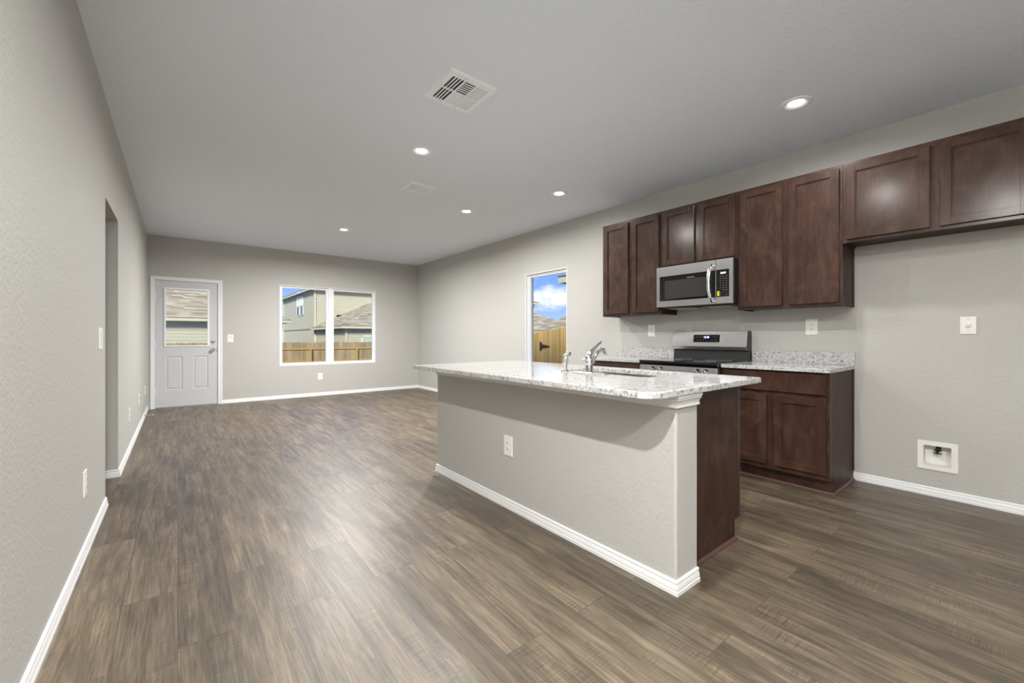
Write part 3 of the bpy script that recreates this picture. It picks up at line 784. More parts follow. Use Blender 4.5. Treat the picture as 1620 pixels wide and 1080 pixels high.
def base_cabinet(name, label, loc, rot, w, doors, drawers, depth=0.61, side=None, toe_h=0.11, toe_in=0.075, scribe=None, open_top=False):
    t = thing(name, label, 'cabinet', loc, rot, None)
    h = 0.876
    b = MB()
    side_pts = [(-depth + 0.019, toe_h), (-depth + 0.019, h), (0, h), (0, 0), (-depth + toe_in, 0), (-depth + toe_in, toe_h)]
    b.prism(side_pts, 'x', 0, 0.014).prism(side_pts, 'x', w - 0.014, w)
    b.box(0.014, w - 0.014, -depth + 0.019, 0, toe_h, toe_h + 0.014)
    b.box(0.014, w - 0.014, -0.006, 0, toe_h, h)
    obj('cabinet_body', b, 'cabinet_veneer', t)
    obj('toe_kick', MB().box(0, w, -depth + toe_in - 0.006, -depth + toe_in + 0.008, 0, toe_h), 'cabinet_wood', t)
    ops = [(a + 0.012, c - 0.012, e + 0.012, g - 0.012) for a, c, e, g in doors + drawers]
    obj('face_frame', face_frame(MB(), 0, w, toe_h, h, -depth, ops), 'cabinet_wood', t)
    for a, c, e, g in doors: obj('cabinet_door', shaker(MB(), a, c, e, g, -depth - 0.001, st=0.055, rail=0.052), 'cabinet_wood', t)
    for a, c, e, g in drawers: obj('drawer_front', MB().box(a, c, -depth - 0.021, -depth - 0.001, e, g, 0.002, 2), 'cabinet_wood', t)
    q = 0.014
    prof = [(0, 0), (q, 0), (q, 0.006), (q * 0.75, 0.012), (q * 0.35, 0.016), (0, 0.018)]
    y1 = -depth + toe_in - 0.006
    path = [(w, -0.004), (w, y1), (0, y1)] if side == 'right' else ([(w, y1), (0, y1), (0, -0.004)] if side == 'left' else [(w, y1), (0, y1)])
    path = [(p[0], p[1]) for p in path][::-1]
    mb = MB(); mb.sweep([(p[0], p[1]) for p in path], [(o, z) for o, z in prof])
    obj('shoe_molding', mb, 'shoe_wood', t)
    if scribe == 'right': obj('scribe_strip', MB().box(w, w + 0.006, -0.022, 0, 0.075, h, 0.001, 1), 'cabinet_wood', t)
    return t
Y = 1.641
base_cabinet('base_cabinet', 'dark wood base cabinet with one wide drawer and two doors, right of the oven range', (XR, Y, 0), RIGHT, Y - 0.894,
             [(Y - 1.615, Y - 1.297, 0.148, 0.688), (Y - 1.247, Y - 0.914, 0.148, 0.688)], [(Y - 1.615, Y - 0.914, 0.717, 0.856)], side='right', scribe='right')
Y = 3.157
base_cabinet('base_cabinet', 'dark wood base cabinet left of the oven range, mostly hidden behind the island', (XR, Y, 0), RIGHT, Y - 2.405,
             [(Y - 3.130, Y - 2.797, 0.148, 0.688), (Y - 2.745, Y - 2.425, 0.148, 0.688)], [(Y - 3.130, Y - 2.425, 0.717, 0.856)])
# worktops with backsplash
def worktop(label, ya, yb, corners):
    t = thing('worktop', label, 'worktop', (XR, (ya + yb) / 2, 0.877), 0.0)
    m = MB().prism(rrect(3.560, XR, ya, yb, corners, 5), 'z', 0.877, 0.907, 0.003, 2)
    obj('slab', m, 'granite', t, world=True)
    obj('backsplash', MB().box(XR - 0.020, XR, ya, yb, 0.907, 1.008, 0.002, 1), 'granite', t, world=True)
worktop('speckled white granite worktop with backsplash, right of the oven range', 0.884, 1.640, [0.002, 0.002, 0.028, 0.002])
worktop('speckled white granite worktop with backsplash, left of the oven range', 2.406, 3.185, [0.002, 0.002, 0.002, 0.002])

# ------------------------------------------------------------------ island
HX0, HX1, HY0, HY1 = 1.7075, 1.890, 0.980, 3.142
t = thing('half_wall', 'beige textured half wall carrying the island worktop, white baseboard round its foot', 'half wall', ((HX0 + HX1) / 2, (HY0 + HY1) / 2, 0))
body = MB(); body.prism(rrect(HX0, HX1, HY0, HY1, [0.003, 0.003, 0.011, 0.003], 4), 'z', 0, 0.877)
obj('wall_body', body, 'wall_paint', t, world=True)
bb = MB().sweep([(HX1, HY1), (HX0, HY1), (HX0, HY0), (HX1, HY0)], BASE_PROF)
obj('baseboard', bb, 'trim_white', t, world=True)
CR = [(0, 0.877), (0, 0.820), (0.013, 0.820), (0.0135, 0.826), (0.011, 0.831), (0.0115, 0.838), (0.016, 0.847), (0.022, 0.853), (0.0235, 0.858), (0.021, 0.861), (0.027, 0.865), (0.028, 0.877)]
obj('crown_trim', MB().sweep([(HX1, HY1), (HX0, HY1), (HX0, HY0), (HX1, HY0)], CR), 'trim_white', t, world=True)
IC0, IC1 = 1.045, 3.090
W = IC1 - IC0
base_cabinet('island_cabinet', 'dark wood island base cabinet behind the beige half wall', (HX1 + 0.001, IC0, 0), LEFT, W,
             [(0.025, 0.430, 0.148, 0.688), (0.470, 0.860, 0.148, 0.688), (0.900, 1.290, 0.148, 0.688), (1.340, 2.020, 0.148, 0.856)], [(0.025, 0.430, 0.717, 0.856), (0.470, 1.290, 0.717, 0.856)], side='left')
# granite island top with the sink cut-out
t = thing('island_worktop', 'long speckled white granite island worktop with undermount sink cutout', 'worktop', (2.0, 2.03, 0.877))
SX0, SX1, SY0, SY1 = 2.030, 2.440, 1.345, 2.005
GX0, GX1, GY0, GY1 = 1.470, 2.540, 0.945, 3.120
n = 8
outer = rrect(GX0, GX1, GY0, GY1, [0.012, 0.012, 0.085, 0.012], n); inner = rrect(SX0, SX1, SY0, SY1, 0.055, n)
bm_ = bmesh.new()
def rows_of(pts, z): return [bm_.verts.new((p[0], p[1], z)) for p in pts]
def inset(pts, d):
    c = []
    N_ = len(pts)
    for i in range(N_):
        a = Vector(pts[i - 1]); b = Vector(pts[i]); e = Vector(pts[(i + 1) % N_])
        d0 = (b - a); d1 = (e - b)
        d0 = d0.normalized() if d0.length > 1e-9 else d1.normalized(); d1 = d1.normalized() if d1.length > 1e-9 else d0
        nn = Vector((-d0.y - d1.y, d0.x + d1.x)); nn = nn.normalized()
        c.append((b.x + nn.x * d, b.y + nn.y * d))
    return c
lv = [(inset(outer, 0.003), 0.877), (outer, 0.880), (outer, 0.903), (inset(outer, 0.0012), 0.9058), (inset(outer, 0.004), 0.907),
      (inset(inner, -0.003), 0.907), (inner, 0.904), (inner, 0.877)]
R_ = [rows_of(p, z) for p, z in lv]
K = len(outer)
for r in range(len(R_)):
    A_, B_ = R_[r], R_[(r + 1) % len(R_)]
    for i in range(K): bm_.faces.new((A_[i], A_[(i + 1) % K], B_[(i + 1) % K], B_[i]))
bmesh.ops.recalc_face_normals(bm_, faces=bm_.faces)
mb = MB(); mb._merge(bm_)
obj('slab', mb, 'granite', t, world=True)
t2 = thing('kitchen_sink', 'stainless steel undermount sink set in the island worktop', 'sink', ((SX0 + SX1) / 2, (SY0 + SY1) / 2, 0.70))
bm_ = bmesh.new()
lv = [(rrect(SX0 - 0.012, SX1 + 0.012, SY0 - 0.012, SY1 + 0.012, 0.065, n), 0.876), (rrect(SX0 + 0.002, SX1 - 0.002, SY0 + 0.002, SY1 - 0.002, 0.055, n), 0.876),
      (rrect(SX0 + 0.008, SX1 - 0.008, SY0 + 0.008, SY1 - 0.008, 0.055, n), 0.72), (rrect(SX0 + 0.030, SX1 - 0.030, SY0 + 0.030, SY1 - 0.030, 0.050, n), 0.695), (rrect(2.20, 2.27, 1.64, 1.71, 0.034, n), 0.692)]
R_ = [rows_of(p, z) for p, z in lv]
for r in range(len(R_) - 1):
    for i in range(K):
        f = bm_.faces.new((R_[r][i], R_[r][(i + 1) % K], R_[r + 1][(i + 1) % K], R_[r + 1][i])); f.smooth = True
bm_.faces.new(R_[-1])
mb = MB(); mb._merge(bm_)
obj('basin', mb, 'sink_steel', t2, world=True)
obj('drain', MB().lathe([(0, 0.003), (0.030, 0.002), (0.036, 0.004), (0.038, 0.0)], (2.235, 1.675, 0.692)), 'chrome', t2, world=True)

# faucet
FX, FY, FZ = 1.965, 1.700, 0.907
t = thing('kitchen_faucet', 'chrome single lever faucet behind the island sink', 'faucet', (FX, FY, FZ))
dk = MB().prism(rrect(-0.030, 0.030, -0.132, 0.128, 0.029, 8), 'z', 0, 0.009, 0.004, 3)
obj('deck_plate', dk, 'chrome', t)
bd = MB().lathe([(0, 0.009), (0.0235, 0.009), (0.0240, 0.011), (0.0215, 0.013), (0.0215, 0.052), (0.0205, 0.053), (0.0215, 0.054), (0.0215, 0.078), (0.0205, 0.079), (0.0215, 0.080), (0.0212, 0.094), (0.0180, 0.106), (0.010, 0.113), (0, 0.114)], (0, 0, 0))
obj('faucet_body', bd, 'chrome', t)
sp = MB().tube([(0.006, 0, 0.030), (0.024, 0, 0.062), (0.052, 0, 0.100), (0.086, 0, 0.132), (0.114, 0, 0.145), (0.136, 0, 0.142), (0.148, 0, 0.128), (0.150, 0, 0.122)], [0.011, 0.0125, 0.0128, 0.0125, 0.0125, 0.012, 0.0115, 0.011], 18)
spt = obj('spout', sp, 'chrome', t)
obj('aerator', MB().cyl((0.1495, 0, 0.124), (0.151, 0, 0.112), 0.0115, seg=18), 'nickel', spt)
lv_ = MB().tube([(0.000, 0, 0.086), (0.002, 0, 0.103), (0.012, 0, 0.121), (0.030, 0, 0.140), (0.052, 0, 0.157), (0.085, 0, 0.178), (0.108, 0, 0.192), (0.118, 0, 0.196)], [0.0200, 0.0195, 0.0160, 0.0115, 0.0078, 0.0060, 0.0062, 0.0035], 16, flat=1.25)
obj('lever', lv_, 'chrome', t)
obj('hub_cap', MB().cyl((0, 0.014, 0.084), (0, 0.052, 0.084), 0.0072, seg=16), 'nickel', t)
t = thing('side_sprayer', 'chrome side sprayer standing beside the faucet', 'sprayer', (1.965, 1.905, 0.907))
ss = MB().lathe([(0, 0), (0.026, 0), (0.027, 0.003), (0.022, 0.008), (0.016, 0.014), (0.014, 0.018)], (0, 0, 0))
obj('holder', ss, 'chrome', t)
obj('spray_body', MB().tube([(0, 0, 0.012), (0, 0, 0.050), (-0.001, 0, 0.075), (0.004, 0, 0.098), (0.018, 0, 0.112), (0.036, 0, 0.114), (0.047, 0, 0.112)], [0.013, 0.0145, 0.016, 0.0175, 0.0165, 0.0145, 0.013], 18), 'chrome', t)
obj('trigger', MB().tube([(0.026, 0, 0.100), (0.024, 0, 0.075), (0.020, 0, 0.050), (0.018, 0, 0.030)], [0.004, 0.0055, 0.005, 0.003], 10), 'nickel', t)

# ------------------------------------------------------------------ range (local frame faces -Y, left edge x=0)
RW = 0.750
t = thing('oven_range', 'freestanding stainless steel electric oven range with black glass cooktop and raised control panel', 'oven range', (XR, 2.398, 0), RIGHT)
b = MB().box(0.0, RW, -0.635, -0.030, 0.09, 0.868).box(0.0, 0.012, -0.600, -0.030, 0.0, 0.1).box(RW - 0.012, RW, -0.600, -0.030, 0.0, 0.1)
obj('oven_body', b, 'black_matte', t)
ct = MB().prism([(-0.672, 0.878), (-0.690, 0.884), (-0.694, 0.896), (-0.690, 0.907), (-0.680, 0.911), (-0.070, 0.914), (-0.070, 0.868), (-0.672, 0.868)], 'x', -0.001, RW + 0.001, 0.002, 1)
obj('cooktop', ct, 'black_glass', t)
cp = MB().prism([(-0.640, 0.868), (-0.682, 0.868), (-0.690, 0.775), (-0.640, 0.775)], 'x', 0.0, RW, 0.003, 1)
fp = obj('front_control_panel', cp, 'stainless', t)
for x in (0.140, 0.224, 0.575, 0.652):
    k = MB().lathe([(0, 0), (0.024, 0), (0.025, 0.004), (0.021, 0.007), (0.0205, 0.030), (0.018, 0.033), (0, 0.034)], (x, -0.684, 0.828), (0, -1, -0.05))
    kb = obj('control_knob', k, 'chrome', t)
    obj('grip', MB().box(x - 0.0055, x + 0.0055, -0.728, -0.712, 0.808, 0.848, 0.003), 'stainless', kb)
    obj('knob_base', MB().lathe([(0, 0), (0.030, 0), (0.030, 0.003), (0.026, 0.005), (0, 0.005)], (x, -0.6815, 0.828), (0, -1, -0.05)), 'black_plastic', kb)
od = MB().box(0.004, RW - 0.004, -0.680, -0.636, 0.235, 0.765, 0.004)
dd = obj('oven_door', od, 'stainless', t)
obj('door_window', MB().box(0.105, RW - 0.105, -0.682, -0.678, 0.330, 0.640, 0.001), 'black_glass', dd)
obj('door_handle', MB().tube([(0.06, -0.680, 0.722), (0.06, -0.725, 0.722), (RW - 0.06, -0.725, 0.722), (RW - 0.06, -0.680, 0.722)], 0.011, 14), 'stainless', dd)
obj('storage_drawer', MB().box(0.004, RW - 0.004, -0.676, -0.636, 0.095, 0.228, 0.004), 'stainless', t)
bg = MB().prism([(-0.072, 0.905), (-0.060, 1.012), (-0.100, 1.040), (-0.074, 1.186), (-0.020, 1.192), (-0.002, 1.170), (-0.002, 0.880), (-0.072, 0.880)], 'x', 0.0, RW)
obj('backguard', bg, 'oven_back_black', t)
pn = MB().prism([(-0.096, 1.010), (-0.104, 1.040), (-0.078, 1.187), (-0.040, 1.190), (-0.040, 1.014)], 'x', -0.004, RW - 0.006, 0.001, 1)
obj('back_panel', pn, 'stainless', t)
# display window on the sloping face
sl = Vector((0, 0.026, 0.147)).normalized(); nrm = Vector((0, -0.147, 0.026)).normalized(); org = Vector((0, -0.104, 1.040))
def on_slope(x, s, o=0.0): return Vector((x, 0, 0)) + org + sl * s + nrm * o
def slope_box(x0, x1, s0, s1, o0, o1):
    m = MB(); R = Matrix((Vector((1, 0, 0)), sl, nrm)).transposed().to_4x4(); R.translation = org
    return m.box(x0, x1, s0, s1, o0, o1, xf=R)
dw = obj('display_window', slope_box(0.232, 0.496, 0.043, 0.116, 0.0, 0.0015), 'black_glass', t)
dg = MB().text('12:42', 0.026, on_slope(0.362, 0.092, 0.0018), (1, 0, 0), tuple(sl), tuple(nrm), 0.0003)
obj('clock_digits', dg, 'digits_blue', dw)
def touch_key(txt, size, x, sv):
    obj('touch_key', MB().text(txt, size, on_slope(x, sv, 0.0018), (1, 0, 0), tuple(sl), tuple(nrm), 0.0002), 'print_grey', dw)
for i, x in enumerate((0.262, 0.286, 0.309)):
    for sv in (0.094, 0.064): touch_key('BAKE' if (i + (sv > .08)) % 2 else 'ON', 0.0075, x, sv)
for i, x in enumerate((0.336, 0.358, 0.380)): touch_key(('+', '0', '-')[i], 0.010, x, 0.064)
for i, x in enumerate((0.418, 0.440, 0.463)):
    for sv in (0.094, 0.064): touch_key('OFF' if i == 2 else 'SET', 0.0075, x, sv)
bz = MB(); R = Matrix((Vector((1, 0, 0)), sl, nrm)).transposed().to_4x4(); R.translation = org
bz.box(0.228, 0.232, 0.040, 0.119, 0, 0.0022, xf=R).box(0.496, 0.500, 0.040, 0.119, 0, 0.0022, xf=R).box(0.228, 0.500, 0.116, 0.119, 0, 0.0022, xf=R).box(0.228, 0.500, 0.040, 0.043, 0, 0.0022, xf=R)
obj('display_bezel', bz, 'chrome', t)
for (cx, cy, r) in ((0.20, -0.50, 0.11), (0.55, -0.50, 0.09), (0.20, -0.23, 0.08), (0.55, -0.23, 0.11)):
    obj('burner_ring', MB().ring([(cx + r * math.cos(2 * PI * k / 40), cy + r * math.sin(2 * PI * k / 40)) for k in range(40)], [(cx + (r - 0.002) * math.cos(2 * PI * k / 40), cy + (r - 0.002) * math.sin(2 * PI * k / 40)) for k in range(40)], 'z', 0.9135, 0.9141), 'print_grey', t)

# ------------------------------------------------------------------ microwave
t = thing('microwave', 'stainless steel over the range microwave with curved handle and yellow sticker', 'microwave', (XR, 2.394, 1.434), RIGHT)
MW = 0.748
b = MB().box(0.004, MW - 0.004, -0.375, -0.001, 0.006, 0.398).prism([(-0.392, 0.004), (-0.30, -0.012), (-0.03, -0.014), (-0.001, 0.0), (-0.001, 0.012), (-0.38, 0.012)], 'x', 0.010, MW - 0.010)
obj('housing', b, 'black_matte', t)
obj('underside_vent', MB().box(0.08, 0.34, -0.30, -0.06, -0.018, -0.013, 0.002).box(0.41, 0.67, -0.30, -0.06, -0.018, -0.013, 0.002), 'aluminium', t)
df = MB().ring([(0.0, 0.0), (0.597, 0.0), (0.597, 0.398), (0.0, 0.398)], [(0.034, 0.058), (0.592, 0.058), (0.592, 0.304), (0.034, 0.304)], 'y', -0.400, -0.376)
mdoor = obj('microwave_door', df, 'stainless', t)
obj('door_glass', MB().box(0.034, 0.5925, -0.399, -0.378, 0.058, 0.304), 'black_glass', mdoor)
obj('viewing_screen', MB().box(0.090, 0.512, -0.3996, -0.3985, 0.078, 0.256), 'door_glass_grey', mdoor)
obj('logo', MB().text('FRIGIDAIRE', 0.0145, (0.360, -0.3995, 0.268), (1, 0, 0), (0, 0, 1), (0, -1, 0), 0.0003), 'print_grey', mdoor)
hd = MB().tube([(0.570, -0.398, 0.345), (0.572, -0.425, 0.350), (0.566, -0.448, 0.320), (0.560, -0.458, 0.260), (0.558, -0.461, 0.190), (0.560, -0.458, 0.120), (0.568, -0.448, 0.055), (0.578, -0.432, 0.020), (0.580, -0.398, 0.018)], [0.012, 0.014, 0.015, 0.0155, 0.0155, 0.0155, 0.015, 0.014, 0.012], 16, flat=0.75)
obj('door_handle', hd, 'chrome', mdoor)
cpn = MB().ring([(0.601, 0.0), (MW, 0.0), (MW, 0.398), (0.601, 0.398)], rrect(0.603, 0.716, 0.060, 0.304, [0.008, 0.001, 0.001, 0.008], 1)[1::2], 'y', -0.400, -0.376) if False else MB().box(0.601, MW, -0.400, -0.376, 0.0, 0.060).box(0.601, MW, -0.400, -0.376, 0.304, 0.398).box(0.716, MW, -0.400, -0.376, 0.060, 0.304).box(0.601, 0.603, -0.400, -0.376, 0.060, 0.304)
obj('control_fascia', cpn, 'stainless', t)
kp = obj('keypad', MB().box(0.603, 0.716, -0.4005, -0.378, 0.060, 0.304, 0.002, 1), 'black_glass', t)
obj('clock_digits', MB().text('12:41', 0.024, (0.664, -0.4010, 0.272), (1, 0, 0), (0, 0, 1), (0, -1, 0), 0.0003), 'digits_white', kp)
for r, row in enumerate((('DEFROST', 'MELT', 'SOFTEN'), ('TIMER', 'POWER', 'REHEAT'), ('PIZZA', 'VEG', 'COOK'), ('1', '2', '3'), ('4', '5', '6'), ('7', '8', '9'), ('', '0', 'START'), ('CLEAR', '', 'OFF'), ('VENT', '', 'LIGHT'))):
    for c, s in enumerate(row):
        if not s: continue
        sz = 0.0125 if s.isdigit() else (0.0075 if s == 'START' else 0.0055)
        obj('touch_key', MB().text(s, sz, (0.641 + c * 0.0255, -0.4010, 0.243 - r * 0.0208), (1, 0, 0), (0, 0, 1), (0, -1, 0), 0.0003), 'print_grey', kp)
obj('sticker', MB().box(0.612, 0.630, -0.4018, -0.4004, 0.070, 0.112), 'sticker_yellow', kp)

# ------------------------------------------------------------------ small things on the floor
t = thing('door_stop', 'spring door stop sticking out of the left baseboard by the back door', 'door stop', (XL + 0.012, 7.78, 0.036))
pts = []
for k in range(0, 150):
    a = k * 0.55; pts.append((0.008 + k * 0.00052, 0.0045 * math.cos(a), 0.0045 * math.sin(a)))
obj('mount', MB().lathe([(0, 0), (0.009, 0), (0.008, 0.006), (0.005, 0.010), (0, 0.010)], (0, 0, 0), (1, 0, 0), 16), 'spring_metal', t)
obj('spring', MB().tube(pts, 0.0014, 6), 'spring_metal', t)
obj('rubber_tip', MB().lathe([(0, 0), (0.006, 0), (0.0075, 0.003), (0.0075, 0.012), (0.005, 0.016), (0, 0.016)], (0.082, 0, 0), (1, 0, 0), 16), 'plastic_white', t)
ch = MB().tube([(1.640, 3.055, 0.003), (1.655, 3.045, 0.006), (1.668, 3.030, 0.0055), (1.678, 3.018, 0.003)], [0.002, 0.0045, 0.004, 0.0015], 6, smooth=False, flat=0.5)
o = obj('wood_chip', ch.shift((-0.03, 0, -0.001)), 'wood_chip'); tag(o, 'small brown wood chip on the floor by the far end of the island baseboard', 'wood chip')

# ------------------------------------------------------------------ outside
gz = lambda x, y: -0.22 - max(0.0, min(y, 26.0) - 2.0) * 0.033
def ground():
    m = MB(); ys = [-30, 2, 8, 14, 20, 26, 60]; xs = [-40, -10, 4.36, 20, 60]
    V = [[m.bm.verts.new((x, y, gz(x, y))) for x in xs] for y in ys]
    for i in range(len(ys) - 1):
        for j in range(len(xs) - 1): m.bm.faces.new((V[i][j], V[i][j + 1], V[i + 1][j + 1], V[i + 1][j]))
    return m
g = obj('ground', ground(), 'grass_ground'); tag(g, 'sloping grass yard outside the windows', 'ground', kind='structure')
def picket(m, c, w, z0, z1, th, along, pos):
    e = w * 0.28; g_ = 0.003
    a, b = c - w / 2 + g_ / 2, c + w / 2 - g_ / 2
    prof = [(a, z0), (b, z0), (b, z1 - e), (b - e * 0.55, z1 - e * 0.25), (c, z1), (a + e * 0.55, z1 - e * 0.25), (a, z1 - e)]
    m.prism(prof, 'y' if along == 'x' else 'x', pos, pos + th)
FYY = 24.0
t = thing('wooden_fence', 'weathered dog ear picket fence across the back yard', 'fence', (5, FYY, gz(0, FYY)))
m = MB(); x = -6.0
while x < 13.0:
    dz = random.uniform(-0.02, 0.02); picket(m, x, 0.142, gz(0, FYY), 0.875 + dz, 0.018, 'x', FYY + 0.04); x += 0.142
obj('picket_panel', m, 'fence_weathered', t, world=True)
for z in (0.52, -0.15, -0.75):
    obj('fence_rail', MB().box(-6, 13, FYY, FYY + 0.038, z - 0.045, z + 0.045), 'fence_rail', t, world=True)
for x in (-4.2, -1.78, 0.64, 3.06, 5.48, 7.90, 10.32):
    obj('fence_post', MB().box(x - 0.045, x + 0.045, FYY - 0.09, FYY, gz(0, FYY), 0.52), 'fence_rail', t, world=True)
# side fence with gate strap hinge
FXX = 6.2
t = thing('wooden_fence', 'new yellow picket side fence with a black strap hinge outside the narrow window', 'fence', (FXX, 7, gz(0, 7)))
m = MB(); y = 2.2
ftop = lambda y: 1.345 - (y - 5.99) * 0.105
while y < 16.0:
    picket(m, y, 0.098, gz(0, y) - 0.05, ftop(y) + random.uniform(-0.006, 0.006), 0.018, 'y', FXX); y += 0.098
obj('picket_panel', m, 'fence_new', t, world=True)
r = MB()
for dz in (-0.30, -1.2):
    r.prism([(2.2, ftop(2.2) + dz), (16.0, ftop(16.0) + dz), (16.0, ftop(16.0) + dz + 0.09), (2.2, ftop(2.2) + dz + 0.09)], 'x', FXX + 0.018, FXX + 0.056)
obj('fence_rail', r, 'fence_rail', t, world=True)
HYc, HZ = 6.72, 0.93
hg = MB().prism([(HYc + 0.05, HZ - 0.10), (HYc + 0.05, HZ + 0.10), (HYc + 0.0, HZ + 0.10), (HYc - 0.03, HZ + 0.045), (HYc - 0.24, HZ + 0.018), (HYc - 0.27, HZ), (HYc - 0.24, HZ - 0.018), (HYc - 0.03, HZ - 0.045), (HYc + 0.0, HZ - 0.10)], 'x', FXX - 0.006, FXX)
obj('strap_hinge', hg, 'iron_black', t, world=True)

def siding_wall(m, p, q, z0, z1, lap=0.165, out=0.014):
    """lap boards on the segment p->q, boards face to the right of travel"""
    p = Vector(p); q = Vector(q); d = (q - p).normalized(); nn = Vector((d.y, -d.x)); z = z0
    while z < z1 - 1e-4:
        zt = min(z + lap, z1)
        a = [(p + nn * out, z), (q + nn * out, z), (q + nn * 0.002, zt), (p + nn * 0.002, zt)]
        m.quad(*[(v.x, v.y, zz) for v, zz in a])
        m.quad((p.x, p.y, z), (q.x, q.y, z), ((q + nn * out).x, (q + nn * out).y, z), ((p + nn * out).x, (p + nn * out).y, z))
        z = zt
def hip_roof(m, x0, x1, y0, y1, z, p):
    w_, h_ = x1 - x0, y1 - y0; t_ = min(w_, h_) / 2; zr = z + p * t_
    if w_ >= h_: a, b = (x0 + t_, (y0 + y1) / 2, zr), (x1 - t_, (y0 + y1) / 2, zr)
    else: a, b = ((x0 + x1) / 2, y0 + t_, zr), ((x0 + x1) / 2, y1 - t_, zr)
    c = [(x0, y0, z), (x1, y0, z), (x1, y1, z), (x0, y1, z)]
    if w_ >= h_:
        m.quad(c[0], c[1], b, a); m.quad(c[2], c[3], a, b)
        m.quad(c[1], c[2], b, ((b[0] + c[1][0]) / 2, (b[1] + c[1][1]) / 2, (b[2] + z) / 2)) if False else m.bm.faces.new([m.bm.verts.new(v) for v in (c[1], c[2], b)])
        m.bm.faces.new([m.bm.verts.new(v) for v in (c[3], c[0], a)])
    else:
        m.quad(c[1], c[2], b, a); m.quad(c[3], c[0], a, b)
        m.bm.faces.new([m.bm.verts.new(v) for v in (c[0], c[1], a)]); m.bm.faces.new([m.bm.verts.new(v) for v in (c[2], c[3], b)])
def eave(m, x0, x1, y0, y1, z, h=0.16):
    c = [(x0, y0), (x1, y0), (x1, y1), (x0, y1)]; i_ = [(x0 + 0.03, y0 + 0.03), (x1 - 0.03, y0 + 0.03), (x1 - 0.03, y1 - 0.03), (x0 + 0.03, y1 - 0.03)]
    m.ring(c, i_, 'z', z - h, z + 0.01)
def soffit(m, x0, x1, y0, y1, z): m.box(x0 + 0.03, x1 - 0.03, y0 + 0.03, y1 - 0.03, z - 0.02, z - 0.005)
def block(t, x0, x1, y0, y1, z0, ze, p=0.47, ov=0.40, fh=0.16, roof=True, corner=True, lean=False):
    """box of lap siding under a hip roof; ze = top of the eave"""
    w_ = MB(); pts = [(x0, y0), (x1, y0), (x1, y1), (x0, y1)]
    for k in range(4): siding_wall(w_, pts[k], pts[(k + 1) % 4], z0, ze - 0.05)
    obj('siding', w_, 'siding', t, world=True)
    if corner:
        c_ = MB()
        for (a, b) in pts: c_.box(a - 0.06 if a == x0 else a - 0.06, a + 0.06, b - 0.06, b + 0.06, z0, ze - 0.05)
        obj('corner_boards', c_, 'house_trim', t, world=True)
    ob_ = 0.0 if lean else ov
    e_ = MB(); eave(e_, x0 - ov, x1 + ov, y0 - ov, y1 + ob_, ze, fh); obj('fascia', e_, 'house_trim', t, world=True)
    s_ = MB(); soffit(s_, x0 - ov, x1 + ov, y0 - ov, y1 + ob_, ze - fh + 0.03); obj('soffit', s_, 'house_soffit', t, world=True)
    if roof:
        r_ = MB()
        if lean:
            a0, a1, b0, zz = x0 - ov - 0.03, x1 + ov + 0.03, y0 - ov - 0.03, ze + 0.012
            t_ = (a1 - a0) / 2; q0, q1, zr = a0 + t_, a1 - t_, zz + p * t_
            r_.quad((a0, b0, zz), (q0, b0 + t_, zr), (q0, y1, zr), (a0, y1, zz)); r_.quad((a1, b0, zz), (a1, y1, zz), (q1, y1, zr), (q1, b0 + t_, zr))
            r_.bm.faces.new([r_.bm.verts.new(v) for v in ((a0, b0, zz), (a1, b0, zz), (q0, b0 + t_, zr))])
        else: hip_roof(r_, x0 - ov - 0.03, x1 + ov + 0.03, y0 - ov - 0.03, y1 + ov + 0.03, ze + 0.012, p)
        obj('roof', r_, 'shingles', t, world=True)
def house_window(t, axis, pos, a0, a1, z0, z1, pane, half=True):
    s = 0.055
    def B(m, a, b, c, d, o0, o1):
        if axis == 'x': m.box(pos - o1, pos - o0, a, b, c, d)
        else: m.box(a, b, pos - o1, pos - o0, c, d)
        return m
    f = MB(); B(f, a0, a0 + s, z0, z1, 0.0, 0.05); B(f, a1 - s, a1, z0, z1, 0.0, 0.05); B(f, a0, a1, z0, z0 + s, 0.0, 0.05); B(f, a0, a1, z1 - s, z1, 0.0, 0.05)
    if half: B(f, a0, a1, (z0 + z1) / 2 - 0.03, (z0 + z1) / 2 + 0.03, 0.0, 0.05)
    w_ = obj('house_window', f, 'house_window_white', t, world=True)
    if half:
        obj('upper_pane', B(MB(), a0 + s, a1 - s, (z0 + z1) / 2, z1 - s, 0.016, 0.030), 'house_window_white', w_, world=True)
        obj('lower_pane', B(MB(), a0 + s, a1 - s, z0 + s, (z0 + z1) / 2, 0.016, 0.030), pane, w_, world=True)
    else:
        obj('pane', B(MB(), a0 + s, a1 - s, z0 + s, z1 - s, 0.016, 0.030), pane, w_, world=True)
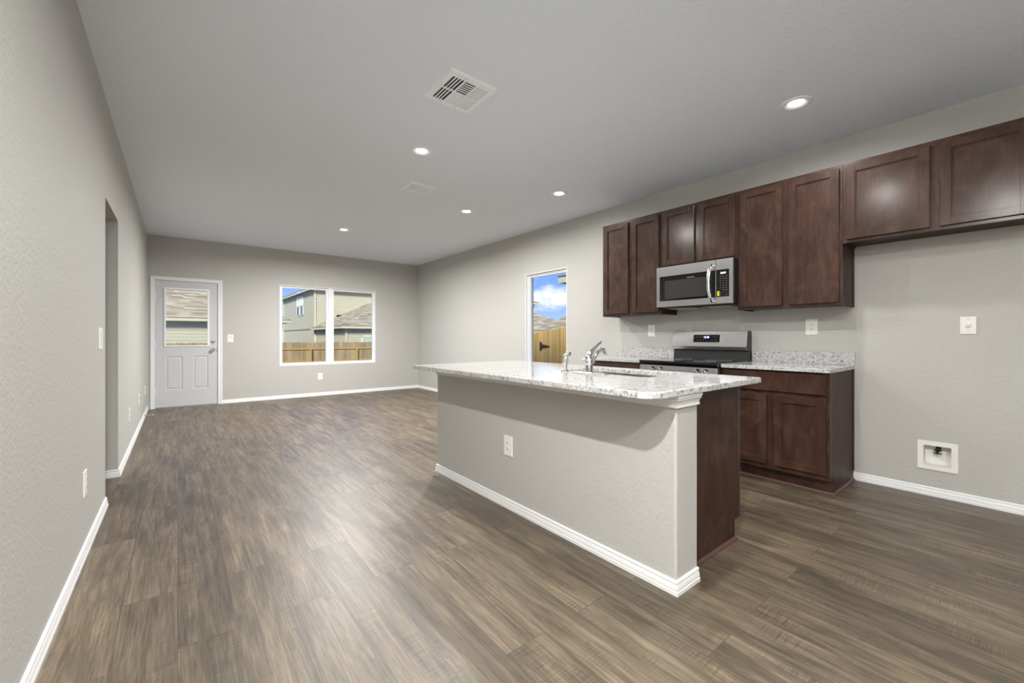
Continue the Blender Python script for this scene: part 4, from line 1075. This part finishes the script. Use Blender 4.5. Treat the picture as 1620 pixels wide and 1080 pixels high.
# house A: two-storey block with a one-storey hipped wing in front (seen in the back window)
AX0, AY0, AY1, AYF = 8.10, 34.1, 46.0, 26.75
t = thing('neighbor_house', 'tan two storey neighboring house with siding, seen through the wide back window', 'house', (14, 32, -1.0))
block(t, AX0, 18.6, AY0, AY1, -1.0, 4.90, ov=0.35)
block(t, AX0 + 0.06, 18.2, AYF, AY0 - 0.02, -1.0, 1.84, ov=0.36, lean=True)
obj('overhang_shade', MB().box(AX0 - 0.05, AX0 + 0.02, AY0 - 0.02, AY1, 1.74, 1.84), 'house_soffit', t, world=True)  # darker band stands in for the shadow line under the upper storey overhang
house_window(t, 'x', AX0, 39.2, 40.2, 2.96, 4.60, 'house_pane_dark')
house_window(t, 'x', AX0, 37.9, 38.85, 2.96, 4.60, 'house_pane_dark')
house_window(t, 'y', AYF, 9.12, 10.9, 0.05, 1.22, 'house_pane_blind', False)
obj('roof_vent', MB().box(9.55, 10.25, 33.45, 33.7, 2.62, 2.86), 'iron_black', t, world=True)
# house B: hipped single-storey house seen in the door glass
t = thing('neighbor_house', 'tan single storey neighboring house with broad shingle roof, seen through the back door glass', 'house', (-4, 31, -1.0))
block(t, -13.0, 4.6, 26.9, 38.5, -1.0, 2.11, ov=0.40)
# house F: eave just outside the side window
t = thing('neighbor_house', 'neighboring house whose eave corner shows at the top of the narrow side window', 'house', (13, 2, -0.3))
block(t, 8.2, 18.0, -4.0, 7.4, -0.4, 2.72, ov=0.40, fh=0.17)
# roofs beyond the side fence
t = thing('neighbor_house', 'distant house with brown hip roof left of the roof valley behind the side fence', 'house', (21, 26, -1.0))
block(t, 15.0, 22.6, 20.4, 25.9, -1.0, 1.60, p=0.47, ov=0.40)
t = thing('neighbor_house', 'distant house with brown hip roof right of the roof valley behind the side fence', 'house', (25, 15, -1.0))
block(t, 16.7, 26.0, 9.0, 18.6, -1.0, 1.51, p=0.5, ov=0.40)
t = thing('neighbor_house', 'far two storey house whose eave tip shows at the left of the narrow side window', 'house', (25, 38, -1.0))
block(t, 23.5, 30.1, 33.9, 43.0, -1.0, 4.87, ov=0.40, fh=0.22)
